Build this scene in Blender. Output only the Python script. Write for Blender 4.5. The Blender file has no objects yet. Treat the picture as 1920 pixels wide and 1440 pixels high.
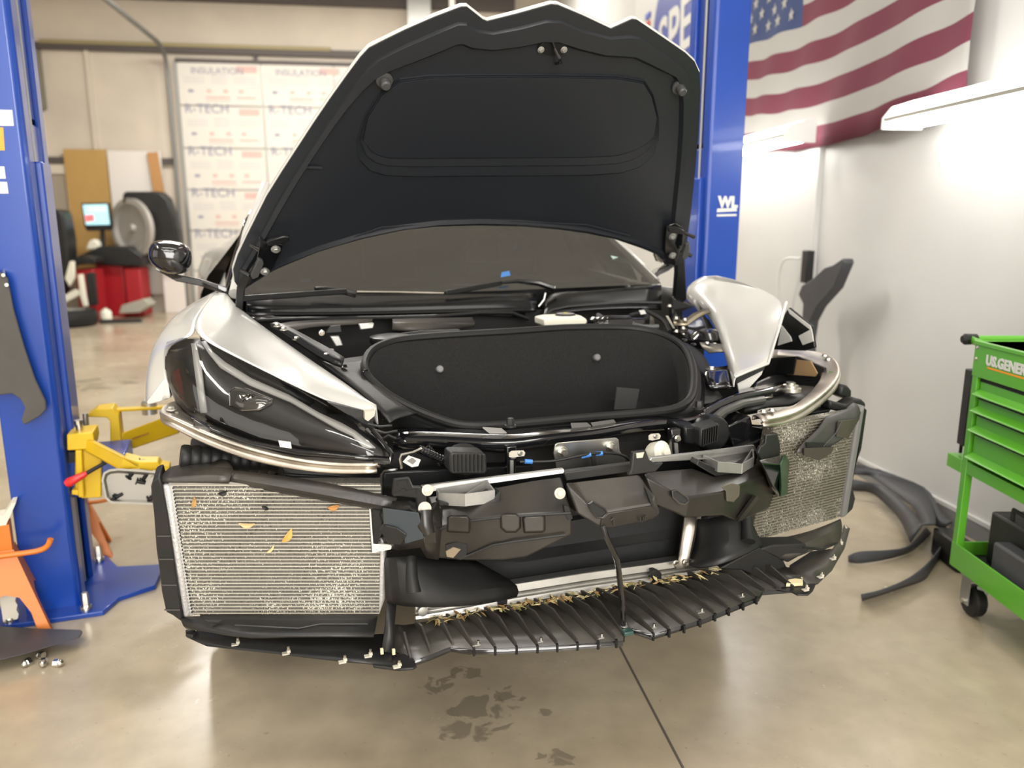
import bpy, bmesh, math, random
from mathutils import Vector as V3, Matrix
random.seed(7)
scene = bpy.context.scene
COL = scene.collection

# ---------------- camera, world, light, exposure ----------------
FPX, PITCH, CAMH = 1442.0, math.radians(11.5), 1.38
cam_d = bpy.data.cameras.new('camera'); cam_o = bpy.data.objects.new('camera', cam_d); COL.objects.link(cam_o)
cam_d.sensor_fit = 'HORIZONTAL'; cam_d.sensor_width = 36.0; cam_d.lens = 36.0 * FPX / 1920.0
cam_d.clip_start = 0.05; cam_d.clip_end = 60
cam_d.dof.use_dof = True; cam_d.dof.focus_distance = 1.85; cam_d.dof.aperture_fstop = 2.3
cam_o.location = (0, 0, CAMH); cam_o.rotation_euler = (math.radians(90) - PITCH, 0, 0)
scene.camera = cam_o
scene.view_settings.view_transform = 'Standard'
scene.view_settings.look = 'None'
scene.view_settings.gamma = 1.0
scene.view_settings.use_curve_mapping = False
scene.view_settings.exposure = 0.12

world = bpy.data.worlds.new('shop_air'); scene.world = world; world.use_nodes = True
wb = world.node_tree.nodes['Background']; wb.inputs[0].default_value = (1.0, 0.97, 0.93, 1); wb.inputs[1].default_value = 0.3

def area(name, loc, size, power, col=(1, .96, .9), rot=(0, 0, 0)):
    d = bpy.data.lights.new(name, 'AREA'); d.shape = 'RECTANGLE'; d.size, d.size_y = size; d.energy = power; d.color = col
    o = bpy.data.objects.new(name, d); o.location = loc; o.rotation_euler = rot; COL.objects.link(o); return o
area('ceiling_lamp_front', (0.2, -2.4, 4.4), (2.6, 0.8), 85)
area('front_fill_light', (1.2, -3.9, 2.4), (3.0, 3.4), 370, (1, .98, .95), (math.radians(82), 0, 0))  # added low fill from behind the camera, not an actual door opening
area('side_fill_light', (-6.0, -2.6, 2.3), (5.6, 3.8), 110, (1, .97, .92), (math.radians(86), 0, math.radians(-52)))  # added soft fill from behind left, brightens the floor under the lip
area('ceiling_lamp_over', (0.0, 0.2, 4.8), (2.4, 0.3), 50)
area('ceiling_lamp_side', (-2.8, 0.6, 4.6), (0.3, 2.4), 80)
area('ceiling_lamp_middle', (-2.0, 5.5, 4.8), (2.4, 0.3), 170)
area('ceiling_lamp_right', (1.0, 3.4, 4.9), (0.3, 2.4), 22)
area('ceiling_lamp_rear', (-3.5, 10.0, 5.0), (2.4, 0.4), 250)
area('ceiling_lamp_corner', (-0.6, 11.0, 5.0), (2.0, 0.4), 140)

# ---------------- frames: pixel rays met with measured planes ----------------
PSI = math.radians(20)
CL = V3((math.cos(PSI), math.sin(PSI), 0)); CR = V3((-CL.y, CL.x, 0)); CO = .786 * CL + 1.719 * CR   # car: u to its left, v to its rear
ND = V3((.992, .129, 0)).normalized(); RD = V3((-ND.y, ND.x, 0))                                      # room: a to the right wall, b to the back wall
CAM = V3((0, 0, CAMH)); CP, SP = math.cos(PITCH), math.sin(PITCH)
def ray(x, y):
    X, Z = (x - 960) / FPX, -(y - 720) / FPX
    return V3((X, CP + SP * Z, -SP + CP * Z))
def hit(x, y, n, d):
    r = ray(x, y); return CAM + r * ((d - CAM.dot(n)) / r.dot(n))
ZA = V3((0, 0, 1))
def car(p):
    q = p - CO; return V3((q.dot(CL), q.dot(CR), q.z))
def wor(u, v, z): return CO + CL * u + CR * v + ZA * z
def Kv(x, y, v): return car(hit(x, y, CR, v + CO.dot(CR)))
def Ku(x, y, u): return car(hit(x, y, CL, u + CO.dot(CL)))
def Kz(x, y, z): return car(hit(x, y, ZA, z))
def Kp(x, y, n, d):
    N = CL * n[0] + CR * n[1] + ZA * n[2]; return car(hit(x, y, N, d + N.dot(CO)))
def Kg(x, y, off=0.0, a=-.28, b=.63):
    v = a + off
    for _ in range(12): v = a + b * Kv(x, y, v).x ** 2 + off
    return Kv(x, y, v)
def Wz(x, y, z): return hit(x, y, ZA, z)
def Wy(x, y, Y): return hit(x, y, V3((0, 1, 0)), Y)
def Wa(x, y, a): return hit(x, y, ND, a)
def Wb(x, y, b): return hit(x, y, RD, b)
def Wcv(x, y, v): return hit(x, y, CR, v + CO.dot(CR))
def Wcu(x, y, u): return hit(x, y, CL, u + CO.dot(CL))
def rm(a, b, z): return ND * a + RD * b + ZA * z

# ---------------- materials ----------------
def base_mat(name):
    m = bpy.data.materials.new(name); m.use_nodes = True
    return m, m.node_tree.nodes, m.node_tree.links, m.node_tree.nodes['Principled BSDF']
def mat(name, col, rough=.5, metal=0., coat=0., noise=0., nscale=8., bump=0., bscale=60., rvar=0., col2=None, spec=.5):
    m, N, L, B = base_mat(name)
    B.inputs['Base Color'].default_value = (*col, 1); B.inputs['Roughness'].default_value = rough
    B.inputs['Metallic'].default_value = metal; B.inputs['Coat Weight'].default_value = coat; B.inputs['Coat Roughness'].default_value = .05
    B.inputs['Specular IOR Level'].default_value = spec
    tc = N.new('ShaderNodeTexCoord')
    if noise or col2 or rvar:
        t = N.new('ShaderNodeTexNoise'); t.inputs['Scale'].default_value = nscale; t.inputs['Detail'].default_value = 6
        L.new(tc.outputs['Object'], t.inputs['Vector'])
        if noise or col2:
            r = N.new('ShaderNodeValToRGB')
            c2 = col2 or tuple(c * (1 - noise) for c in col)
            r.color_ramp.elements[0].position = .35; r.color_ramp.elements[1].position = .68
            r.color_ramp.elements[0].color = (*c2, 1); r.color_ramp.elements[1].color = (*col, 1)
            L.new(t.outputs['Fac'], r.inputs['Fac']); L.new(r.outputs['Color'], B.inputs['Base Color'])
        if rvar:
            mr = N.new('ShaderNodeMapRange'); mr.inputs['To Min'].default_value = max(.02, rough - rvar); mr.inputs['To Max'].default_value = rough + rvar
            L.new(t.outputs['Fac'], mr.inputs['Value']); L.new(mr.outputs['Result'], B.inputs['Roughness'])
    if bump:
        t2 = N.new('ShaderNodeTexNoise'); t2.inputs['Scale'].default_value = bscale; t2.inputs['Detail'].default_value = 4
        L.new(tc.outputs['Object'], t2.inputs['Vector'])
        b = N.new('ShaderNodeBump'); b.inputs['Strength'].default_value = bump; b.inputs['Distance'].default_value = .01
        L.new(t2.outputs['Fac'], b.inputs['Height']); L.new(b.outputs['Normal'], B.inputs['Normal'])
    return m
def emit(name, col, strength):
    m, N, L, B = base_mat(name)
    B.inputs['Base Color'].default_value = (*col, 1); B.inputs['Emission Color'].default_value = (*col, 1); B.inputs['Emission Strength'].default_value = strength
    return m
def clear_glass(name, tint, fac=.12, rough=.02):
    m, N, L, B = base_mat(name)
    tr = N.new('ShaderNodeBsdfTransparent'); tr.inputs['Color'].default_value = (*tint, 1)
    gl = N.new('ShaderNodeBsdfGlossy'); gl.inputs['Roughness'].default_value = rough
    fr = N.new('ShaderNodeFresnel'); fr.inputs['IOR'].default_value = 1.5
    ad = N.new('ShaderNodeMath'); ad.operation = 'ADD'; ad.inputs[1].default_value = fac; ad.use_clamp = True
    mx = N.new('ShaderNodeMixShader'); L.new(fr.outputs['Fac'], ad.inputs[0]); L.new(ad.outputs[0], mx.inputs['Fac'])
    L.new(tr.outputs[0], mx.inputs[1]); L.new(gl.outputs[0], mx.inputs[2]); L.new(mx.outputs[0], N['Material Output'].inputs['Surface'])
    return m

M_white = mat('white_paint', (.55, .545, .515), .25, coat=.45)
M_gloss = mat('gloss_black', (.006, .006, .007), .12, coat=.6)
M_satin = mat('satin_black', (.008, .0085, .009), .32, spec=.35)
M_liner = mat('hood_liner_black', (.013, .015, .019), .4, bump=.02, bscale=300)
M_plast = mat('black_plastic', (.022, .022, .022), .42, col2=(.014, .014, .014), nscale=5, bump=.06, bscale=90, spec=.35)
M_dusty = mat('dusty_plastic', (.058, .051, .041), .42, col2=(.024, .022, .02), nscale=7, rvar=.12, bump=.05, bscale=120)
M_absorb = mat('moulded_plastic', (.032, .028, .0225), .3, col2=(.011, .0105, .0098), nscale=7, rvar=.1)
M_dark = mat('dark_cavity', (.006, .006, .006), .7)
M_rubber = mat('black_rubber', (.011, .011, .011), .5, spec=.35)
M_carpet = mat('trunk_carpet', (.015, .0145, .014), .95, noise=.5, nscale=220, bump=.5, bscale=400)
M_alu = mat('bright_aluminium', (.55, .54, .51), .34, metal=1., noise=.15, nscale=14, rvar=.08)
M_castalu = mat('matte_aluminium', (.47, .465, .445), .5, metal=.85, noise=.12, nscale=30)
M_loop = mat('worn_aluminium', (.66, .61, .53), .38, metal=1., col2=(.42, .38, .33), nscale=9, rvar=.1, bump=.05, bscale=40)
M_tank = mat('radiator_tank', (.62, .61, .6), .55, metal=.5, bump=.3, bscale=160)
M_steel = mat('steel_bolt', (.6, .58, .52), .3, metal=1.)
M_chrome = mat('chrome', (.8, .8, .8), .08, metal=1.)
M_nylon = mat('white_nylon', (.48, .455, .38), .5)
M_cream = mat('reservoir_plastic', (.8, .78, .66), .4)
M_yellow = mat('yellow_paint', (.72, .47, .012), .38, noise=.12, nscale=6, bump=.03)
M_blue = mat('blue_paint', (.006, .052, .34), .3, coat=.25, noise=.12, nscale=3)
M_orange = mat('orange_paint', (.68, .19, .02), .45)
M_green = mat('green_paint', (.1, .37, .025), .3, coat=.3)
M_greendk = mat('green_inside', (.05, .33, .05), .4)
M_red = mat('red_paint', (.35, .012, .018), .35)
M_redplast = mat('red_handle', (.7, .02, .02), .35)
M_grey = mat('grey_felt', (.085, .078, .07), .8, noise=.15, nscale=12)
M_bumper = mat('dark_grey_plastic', (.055, .056, .062), .5, noise=.2, nscale=8)
M_wall = mat('white_drywall', (.58, .575, .555), .7, noise=.06, nscale=1.6, bump=.03, bscale=12)
M_backwall = mat('insulated_wall', (.66, .585, .49), .75, col2=(.56, .5, .42), nscale=.9, bump=.2, bscale=3)
M_girt = mat('dark_girt', (.09, .075, .07), .6)
M_purlin = mat('tan_girt', (.3, .25, .13), .6)
M_board = mat('foam_board', (.66, .63, .57), .6)
M_ink = mat('navy_print', (.24, .24, .34), .7)
M_redink = mat('pink_print', (.62, .42, .38), .7)
M_greyink = mat('grey_print', (.55, .53, .52), .7)
M_ply = mat('tan_board', (.5, .31, .1), .6, noise=.08, nscale=3)
M_wood = mat('plank_wood', (.46, .24, .09), .6)
M_paper = mat('white_sheet', (.74, .7, .65), .6)
M_ltgrey = mat('grey_metal', (.4, .39, .33), .5, metal=.3)
M_galv = mat('galvanised', (.45, .45, .43), .4, metal=.8)
M_bluetape = mat('blue_tape', (.05, .2, .55), .6)
M_flagred = mat('flag_red', (.14, .024, .045), .8)
M_flagwhite = mat('flag_white', (.37, .36, .335), .8)
M_flagblue = mat('flag_blue', (.03, .05, .14), .8)
M_label = mat('label_white', (.62, .62, .59), .5)
M_amber = mat('label_orange', (.75, .35, .03), .5)
M_straw = mat('dry_leaf', (.5, .3, .1), .8, col2=(.2, .12, .05), nscale=30)
M_straw2 = mat('pale_straw', (.62, .52, .26), .8)
M_chip = mat('wood_chip_yellow', (.78, .67, .4), .8)
M_tube = emit('lit_tube', (1, .98, .95), 19)
M_screen = emit('lit_screen', (.35, .62, .7), .9)
M_screenred = emit('screen_red', (.8, .15, .15), .8)
M_screenwhite = emit('screen_green', (.45, .75, .55), .9)
M_glass = clear_glass('windscreen_glass', (.16, .17, .16), .2)
M_lens = clear_glass('lamp_lens', (.75, .75, .75), .02)
M_drl = mat('light_guide', (.72, .71, .67), .2, coat=.5)
M_rad = None

def radiator_mat(name, tint, speck):
    m, N, L, B = base_mat(name)
    tc = N.new('ShaderNodeTexCoord')
    w = N.new('ShaderNodeTexNoise'); w.inputs['Scale'].default_value = 1.0; w.inputs['Detail'].default_value = 2
    mp = N.new('ShaderNodeMapping'); mp.inputs['Scale'].default_value = (620, 620, 22)
    L.new(tc.outputs['Object'], mp.inputs['Vector']); L.new(mp.outputs[0], w.inputs['Vector'])
    r = N.new('ShaderNodeValToRGB'); r.color_ramp.elements[0].position = .3; r.color_ramp.elements[1].position = .75
    r.color_ramp.elements[0].color = (*[c * .5 for c in tint], 1); r.color_ramp.elements[1].color = (*tint, 1)
    L.new(w.outputs['Fac'], r.inputs['Fac'])
    def spots(scale, thr, colr, prev, big):
        mp2 = N.new('ShaderNodeMapping'); mp2.inputs['Scale'].default_value = scale
        L.new(tc.outputs['Object'], mp2.inputs['Vector'])
        vo = N.new('ShaderNodeTexNoise'); vo.inputs['Scale'].default_value = 1.0; vo.inputs['Detail'].default_value = 1
        L.new(mp2.outputs[0], vo.inputs['Vector'])
        bg = N.new('ShaderNodeTexNoise'); bg.inputs['Scale'].default_value = big; bg.inputs['Detail'].default_value = 1
        L.new(tc.outputs['Object'], bg.inputs['Vector'])
        mu = N.new('ShaderNodeMath'); mu.operation = 'MULTIPLY_ADD'; mu.inputs[1].default_value = .55; L.new(bg.outputs['Fac'], mu.inputs[0]); L.new(vo.outputs['Fac'], mu.inputs[2])
        gt = N.new('ShaderNodeMath'); gt.operation = 'GREATER_THAN'; gt.inputs[1].default_value = thr; L.new(mu.outputs[0], gt.inputs[0])
        mx = N.new('ShaderNodeMixRGB'); mx.inputs['Color2'].default_value = (*colr, 1); L.new(gt.outputs[0], mx.inputs['Fac']); L.new(prev, mx.inputs['Color1'])
        return mx.outputs[0]
    c = spots((480, 480, 200), 1.0 - speck, (.85, .83, .74), r.outputs['Color'], 7)
    c = spots((300, 300, 260), 1.035 - speck, (.03, .026, .02), c, 9)
    L.new(c, B.inputs['Base Color']); B.inputs['Roughness'].default_value = .5; B.inputs['Metallic'].default_value = .25
    return m
M_rad = radiator_mat('radiator_fins', (.175, .165, .145), .045)
M_rad2 = radiator_mat('dusty_radiator_fins', (.125, .113, .085), .06)

def floor_mat():
    m, N, L, B = base_mat('polished_concrete')
    tc = N.new('ShaderNodeTexCoord')
    def noise(s, d=6, dist=0.):
        t = N.new('ShaderNodeTexNoise'); t.inputs['Scale'].default_value = s; t.inputs['Detail'].default_value = d; t.inputs['Distortion'].default_value = dist
        L.new(tc.outputs['Object'], t.inputs['Vector']); return t.outputs['Fac']
    def ramp(src, p0, c0, p1, c1):
        r = N.new('ShaderNodeValToRGB'); e = r.color_ramp.elements; e[0].position = p0; e[1].position = p1; e[0].color = (*c0, 1); e[1].color = (*c1, 1)
        L.new(src, r.inputs['Fac']); return r.outputs['Color']
    def mix(a, b, f, mode='MULTIPLY'):
        x = N.new('ShaderNodeMixRGB'); x.blend_type = mode; x.inputs['Fac'].default_value = 1
        if hasattr(f, 'is_linked'): L.new(f, x.inputs['Fac'])
        else: x.inputs['Fac'].default_value = f
        L.new(a, x.inputs['Color1'])
        if isinstance(b, tuple): x.inputs['Color2'].default_value = (*b, 1)
        else: L.new(b, x.inputs['Color2'])
        return x.outputs[0]
    c = ramp(noise(1.3, 8), .3, (.37, .305, .212), .72, (.5, .43, .315))
    c = mix(c, ramp(noise(9, 8), .3, (.82, .82, .82), .65, (1, 1, 1)), .8)
    c = mix(c, ramp(noise(46, 4), .22, (.55, .52, .48), .34, (1, 1, 1)), .5)
    # smears of oil in front of the car: noise kept to one place on the slab
    def blob(px, py, rad):
        mp = N.new('ShaderNodeMapping'); mp.inputs['Location'].default_value = (-px, -py, 0); mp.vector_type = 'POINT'
        L.new(tc.outputs['Object'], mp.inputs['Vector'])
        ln = N.new('ShaderNodeVectorMath'); ln.operation = 'LENGTH'; L.new(mp.outputs[0], ln.inputs[0])
        mr = N.new('ShaderNodeMapRange'); mr.inputs['From Min'].default_value = rad; mr.inputs['From Max'].default_value = rad * .3; L.new(ln.outputs['Value'], mr.inputs['Value'])
        return mr.outputs['Result']
    for (px, py, rad, sc, th) in OILS:
        n = noise(sc, 3, .9); a = N.new('ShaderNodeMath'); a.operation = 'MULTIPLY_ADD'; a.inputs[1].default_value = .34
        L.new(blob(px, py, rad), a.inputs[0]); L.new(n, a.inputs[2])
        mr = N.new('ShaderNodeMapRange'); mr.inputs['From Min'].default_value = th; mr.inputs['From Max'].default_value = th + .06; mr.inputs['To Max'].default_value = .5; L.new(a.outputs[0], mr.inputs['Value'])
        c = mix(c, (.1, .085, .06), mr.outputs['Result'], 'MIX')
    L.new(c, B.inputs['Base Color'])
    rr = N.new('ShaderNodeMapRange'); rr.inputs['To Min'].default_value = .12; rr.inputs['To Max'].default_value = .36; L.new(noise(3.5, 8), rr.inputs['Value']); L.new(rr.outputs[0], B.inputs['Roughness'])
    b = N.new('ShaderNodeBump'); b.inputs['Strength'].default_value = .06; b.inputs['Distance'].default_value = .004; L.new(noise(30, 6), b.inputs['Height']); L.new(b.outputs['Normal'], B.inputs['Normal'])
    B.inputs['Specular IOR Level'].default_value = .8
    return m
_o = [(890, 1345, .2, 13, .8), (820, 1285, .09, 14, .78), (1018, 1335, .05, 16, .76), (1050, 1425, .1, 14, .79), (180, 720, .9, 4, .88), (870, 1262, .1, 15, .78), (960, 1315, .1, 15, .8)]
OILS = [(Wz(x, y, 0).x, Wz(x, y, 0).y, r, s, t) for x, y, r, s, t in _o]
M_floor = floor_mat()

# ---------------- mesh helpers ----------------
ROOT = {}
class MB:
    def __init__(s): s.v, s.f, s.m = [], [], []; s.cur = 0
    def mat(s, i): s.cur = i; return s
    def add(s, vs, fs):
        n = len(s.v); s.v += [V3(p) for p in vs]
        for f in fs: s.f.append([i + n for i in f]); s.m.append(s.cur)
        return s
    def prism(s, pts, back):
        """closed outline pts pushed by the vector (or to the list) back"""
        a = [V3(p) for p in pts]; n = len(a)
        b = [p + V3(back) for p in a] if not isinstance(back, list) else [V3(q) for q in back]
        fs = [list(range(n)), list(range(2 * n - 1, n - 1, -1))]
        fs += [[(i + 1) % n, i, i + n, (i + 1) % n + n] for i in range(n)]
        return s.add(a + b, fs)
    def box(s, c, size, ax=None):
        c = V3(c); X, Y, Z = ax or (V3((1, 0, 0)), V3((0, 1, 0)), V3((0, 0, 1)))
        h = [X * (size[0] / 2), Y * (size[1] / 2), Z * (size[2] / 2)]
        vs = [c + h[0] * i + h[1] * j + h[2] * k for i in (-1, 1) for j in (-1, 1) for k in (-1, 1)]
        return s.add(vs, [[0, 1, 3, 2], [4, 6, 7, 5], [0, 4, 5, 1], [2, 3, 7, 6], [0, 2, 6, 4], [1, 5, 7, 3]])
    def bar(s, p, q, w, h, up=(0, 0, 1)):
        p, q = V3(p), V3(q); d = (q - p); L = d.length; d.normalize(); x = d.cross(V3(up))
        if x.length < 1e-4: x = d.cross(V3((1, 0, 0)))
        x.normalize(); y = x.cross(d)
        return s.box((p + q) / 2, (w, L, h), (x, d, y))
    def tube(s, path, r, n=10, cap=True, closed=False):
        path = [V3(p) for p in path]; k = len(path); rs = r if isinstance(r, (list, tuple)) else [r] * k
        rings = []; ref = None
        for i, p in enumerate(path):
            a = path[(i - 1) % k] if closed or i else p; b = path[(i + 1) % k] if closed or i < k - 1 else p
            t = (b - a).normalized()
            if ref is None:
                ref = t.cross(V3((0, 0, 1)));
                if ref.length < .1: ref = t.cross(V3((1, 0, 0)))
            ref = (ref - t * ref.dot(t)).normalized(); o = t.cross(ref)
            rings.append([p + (ref * math.cos(2 * math.pi * j / n) + o * math.sin(2 * math.pi * j / n)) * rs[i] for j in range(n)])
        vs = [q for R in rings for q in R]; fs = []
        for i in range(k if closed else k - 1):
            for j in range(n):
                i2 = (i + 1) % k; fs.append([i * n + j, i * n + (j + 1) % n, i2 * n + (j + 1) % n, i2 * n + j])
        if cap and not closed: fs += [list(range(n - 1, -1, -1)), [(k - 1) * n + j for j in range(n)]]
        return s.add(vs, fs)
    def lathe(s, o, ax, prof, n=20):
        o, ax = V3(o), V3(ax).normalized(); x = ax.cross(V3((0, 0, 1)))
        if x.length < .1: x = ax.cross(V3((1, 0, 0)))
        x.normalize(); y = ax.cross(x); vs = []; fs = []
        for r, h in prof:
            vs += [o + ax * h + (x * math.cos(2 * math.pi * j / n) + y * math.sin(2 * math.pi * j / n)) * max(r, 1e-4) for j in range(n)]
        for i in range(len(prof) - 1):
            for j in range(n): fs.append([i * n + j, i * n + (j + 1) % n, (i + 1) * n + (j + 1) % n, (i + 1) * n + j])
        fs += [list(range(n - 1, -1, -1)), [(len(prof) - 1) * n + j for j in range(n)]]
        return s.add(vs, fs)
    def grid(s, rows, closed=False):
        k = len(rows[0]); vs = [p for r in rows for p in r]; fs = []
        for i in range(len(rows) - 1):
            for j in range(k if closed else k - 1):
                j2 = (j + 1) % k; fs.append([i * k + j, i * k + j2, (i + 1) * k + j2, (i + 1) * k + j])
        return s.add(vs, fs)
    def loops(s, Ls, cap=True):
        s.grid(Ls, closed=True)
        if cap: s.add(Ls[-1], [list(range(len(Ls[-1])))])
        return s
def obj(name, mb, mats, parent=None, sub=0, solid=0., bevel=0., smooth=35, base=None, kind=None, label=None, off=1.):
    me = bpy.data.meshes.new(name)
    org = base if base is not None else (ROOT.get(parent.name, V3()) if parent else V3())
    me.from_pydata([p - org for p in mb.v], [], mb.f)
    for m in (mats if isinstance(mats, (list, tuple)) else [mats]): me.materials.append(m)
    me.polygons.foreach_set('material_index', mb.m)
    me.update()
    bm = bmesh.new(); bm.from_mesh(me)
    bmesh.ops.remove_doubles(bm, verts=bm.verts, dist=1e-5)
    bmesh.ops.recalc_face_normals(bm, faces=bm.faces); bm.to_mesh(me); bm.free()
    if smooth:
        me.polygons.foreach_set('use_smooth', [True] * len(me.polygons)); me.set_sharp_from_angle(angle=math.radians(smooth))
    o = bpy.data.objects.new(name, me); COL.objects.link(o)
    if parent: o.parent = parent; ROOT[o.name] = org
    elif base is not None: o.location = base; ROOT[o.name] = V3(base)
    if sub:
        md = o.modifiers.new('sub', 'SUBSURF'); md.levels = sub; md.render_levels = sub; md.boundary_smooth = 'PRESERVE_CORNERS'
    if solid:
        md = o.modifiers.new('thick', 'SOLIDIFY'); md.thickness = solid; md.offset = off
    if bevel:
        md = o.modifiers.new('bev', 'BEVEL'); md.width = bevel; md.segments = 2; md.limit_method = 'ANGLE'; md.angle_limit = math.radians(40)
    if kind: o['kind'] = kind
    if label: o['label'] = label
    return o
def tag(o, label, cat, group=None, kind=None):
    o['label'] = label; o['category'] = cat
    if group: o['group'] = group
    if kind: o['kind'] = kind
    return o
def thing(name, loc, label, cat, group=None):
    o = bpy.data.objects.new(name, None); o.empty_display_size = .1; COL.objects.link(o); o.location = loc; ROOT[o.name] = V3(loc)
    return tag(o, label, cat, group)
def copy_tree(o, parent=None):
    c = o.copy(); COL.objects.link(c)
    if parent: c.parent = parent
    ROOT[c.name] = ROOT.get(o.name, V3())
    for ch in list(o.children): copy_tree(ch, c)
    return c
def text_mesh(name, txt, size, origin, xdir, ydir, m, parent, extrude=.0008, align='LEFT', label=None, bold=0.):
    """raised lettering as a mesh lying in the plane of xdir, ydir"""
    cu = bpy.data.curves.new(name, 'FONT'); cu.body = txt; cu.size = size; cu.extrude = extrude; cu.align_x = align; cu.offset = bold; cu.resolution_u = 3
    t = bpy.data.objects.new(name, cu); COL.objects.link(t)
    dg = bpy.context.evaluated_depsgraph_get(); me = bpy.data.meshes.new_from_object(t.evaluated_get(dg))
    COL.objects.unlink(t); bpy.data.objects.remove(t); bpy.data.curves.remove(cu)
    x = V3(xdir).normalized(); z = x.cross(V3(ydir)).normalized(); y = z.cross(x)
    mb = MB(); mb.add([V3(origin) + x * v.co.x + y * v.co.y + z * v.co.z for v in me.vertices], [list(p.vertices) for p in me.polygons])
    bpy.data.meshes.remove(me)
    return obj(name, mb, m, parent, smooth=0, label=label)
def bolt(parent, p, ax, r=.008, h=.006, m=None, name='bolt'):
    mb = MB(); mb.lathe(p, ax, [(r * 1.5, 0), (r * 1.5, h * .25), (r * 1.4, h * .3)], 16); mb.lathe(V3(p) + V3(ax).normalized() * h * .3, ax, [(r, 0), (r, h * .7), (r * .8, h)], 6)
    return obj(name, mb, m or M_steel, parent, smooth=30)
def lerp(a, b, t): return V3(a) + (V3(b) - V3(a)) * t
def spline(pts, k=4, closed=False):
    """Catmull-Rom through pts"""
    P = [V3(p) for p in pts]; n = len(P); out = []
    for i in range(n if closed else n - 1):
        g = lambda j: P[j % n] if closed else P[max(0, min(n - 1, j))]
        a, b, c, d = g(i - 1), g(i), g(i + 1), g(i + 2)
        for s in range(k):
            t = s / k; out.append(.5 * ((2 * b) + (c - a) * t + (2 * a - 5 * b + 4 * c - d) * t * t + (3 * b - a - 3 * c + d) * t ** 3))
    if not closed: out.append(P[-1])
    return out
def inset2(pts, d):
    """move a closed outline of (x, y) pairs inwards by d (a number, or a function of the point)"""
    n = len(pts); A = sum(pts[i][0] * pts[(i + 1) % n][1] - pts[(i + 1) % n][0] * pts[i][1] for i in range(n)); sg = 1 if A > 0 else -1; out = []
    for i in range(n):
        (x0, y0), (x1, y1), (x2, y2) = pts[i - 1], pts[i], pts[(i + 1) % n]
        e1 = V3((x1 - x0, y1 - y0, 0)).normalized(); e2 = V3((x2 - x1, y2 - y1, 0)).normalized()
        n1 = V3((-e1.y, e1.x, 0)) * sg; n2 = V3((-e2.y, e2.x, 0)) * sg; b = (n1 + n2)
        b = b.normalized() if b.length > 1e-6 else n1; c = max(.5, b.dot(n1)); dd = d(x1, y1) if callable(d) else d
        out.append((x1 + b.x * dd / c, y1 + b.y * dd / c))
    return out
# ---------------- the room ----------------
def struct(name, mb, m, **k): return obj(name, mb, m, kind='structure', **k)
A_R, A_L, B_B, B_F, ZC = 2.494, -9.0, 13.6, -4.5, 5.7
struct('floor', MB().prism([rm(A_L, B_F, 0), rm(A_R + .3, B_F, 0), rm(A_R + .3, B_B + .2, 0), rm(A_L, B_B + .2, 0)], (0, 0, -.15)), M_floor, smooth=0)
struct('ceiling', MB().prism([rm(A_L, B_F, ZC), rm(A_R + .3, B_F, ZC), rm(A_R + .3, B_B + .2, ZC), rm(A_L, B_B + .2, ZC)], (0, 0, .15)), M_wall, smooth=0)
b_s = 4.54
w = MB().prism([rm(A_R, B_F, 0), rm(A_R, b_s, 0), rm(A_R, b_s, ZC), rm(A_R, B_F, ZC)], ND * .2)
w.prism([rm(A_R - .035, b_s, 0), rm(A_R - .035, B_B, 0), rm(A_R - .035, B_B, ZC), rm(A_R - .035, b_s, ZC)], ND * .235)
struct('wall_right', w, M_wall, smooth=0)
struct('wall_back', MB().prism([rm(A_L, B_B, 0), rm(A_R, B_B, 0), rm(A_R, B_B, ZC), rm(A_L, B_B, ZC)], RD * .2), M_backwall, smooth=0)
struct('wall_left', MB().prism([rm(A_L, B_F, 0), rm(A_L, B_B, 0), rm(A_L, B_B, ZC), rm(A_L, B_F, ZC)], -ND * .2), M_backwall, smooth=0)
struct('wall_front', MB().prism([rm(A_L, B_F, 0), rm(A_R, B_F, 0), rm(A_R, B_F, ZC), rm(A_L, B_F, ZC)], -RD * .2), M_backwall, smooth=0)
bb = MB().prism([rm(A_R - .012, B_F, 0), rm(A_R - .012, b_s, 0), rm(A_R - .012, b_s, .085), rm(A_R - .012, B_F, .085)], ND * .012)
struct('baseboard_right', bb, mat('grey_baseboard', (.22, .22, .22), .5), smooth=0)
struct('trim_1', MB().prism([rm(A_R - .016, B_F, .085), rm(A_R - .016, b_s, .085), rm(A_R - .016, b_s, .105), rm(A_R - .016, B_F, .105)], ND * .016), M_wall, smooth=0)
# sawn joint in the slab
p, q = Wz(1150, 1190, 0), Wz(1292, 1462, 0); dd = (q - p).normalized()
struct('trim_2', MB().bar(p - dd * 3 + ZA * .0008, q + dd * .8 + ZA * .0008, .007, .0012), mat('joint_filler', (.09, .075, .06), .9), smooth=0)
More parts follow.
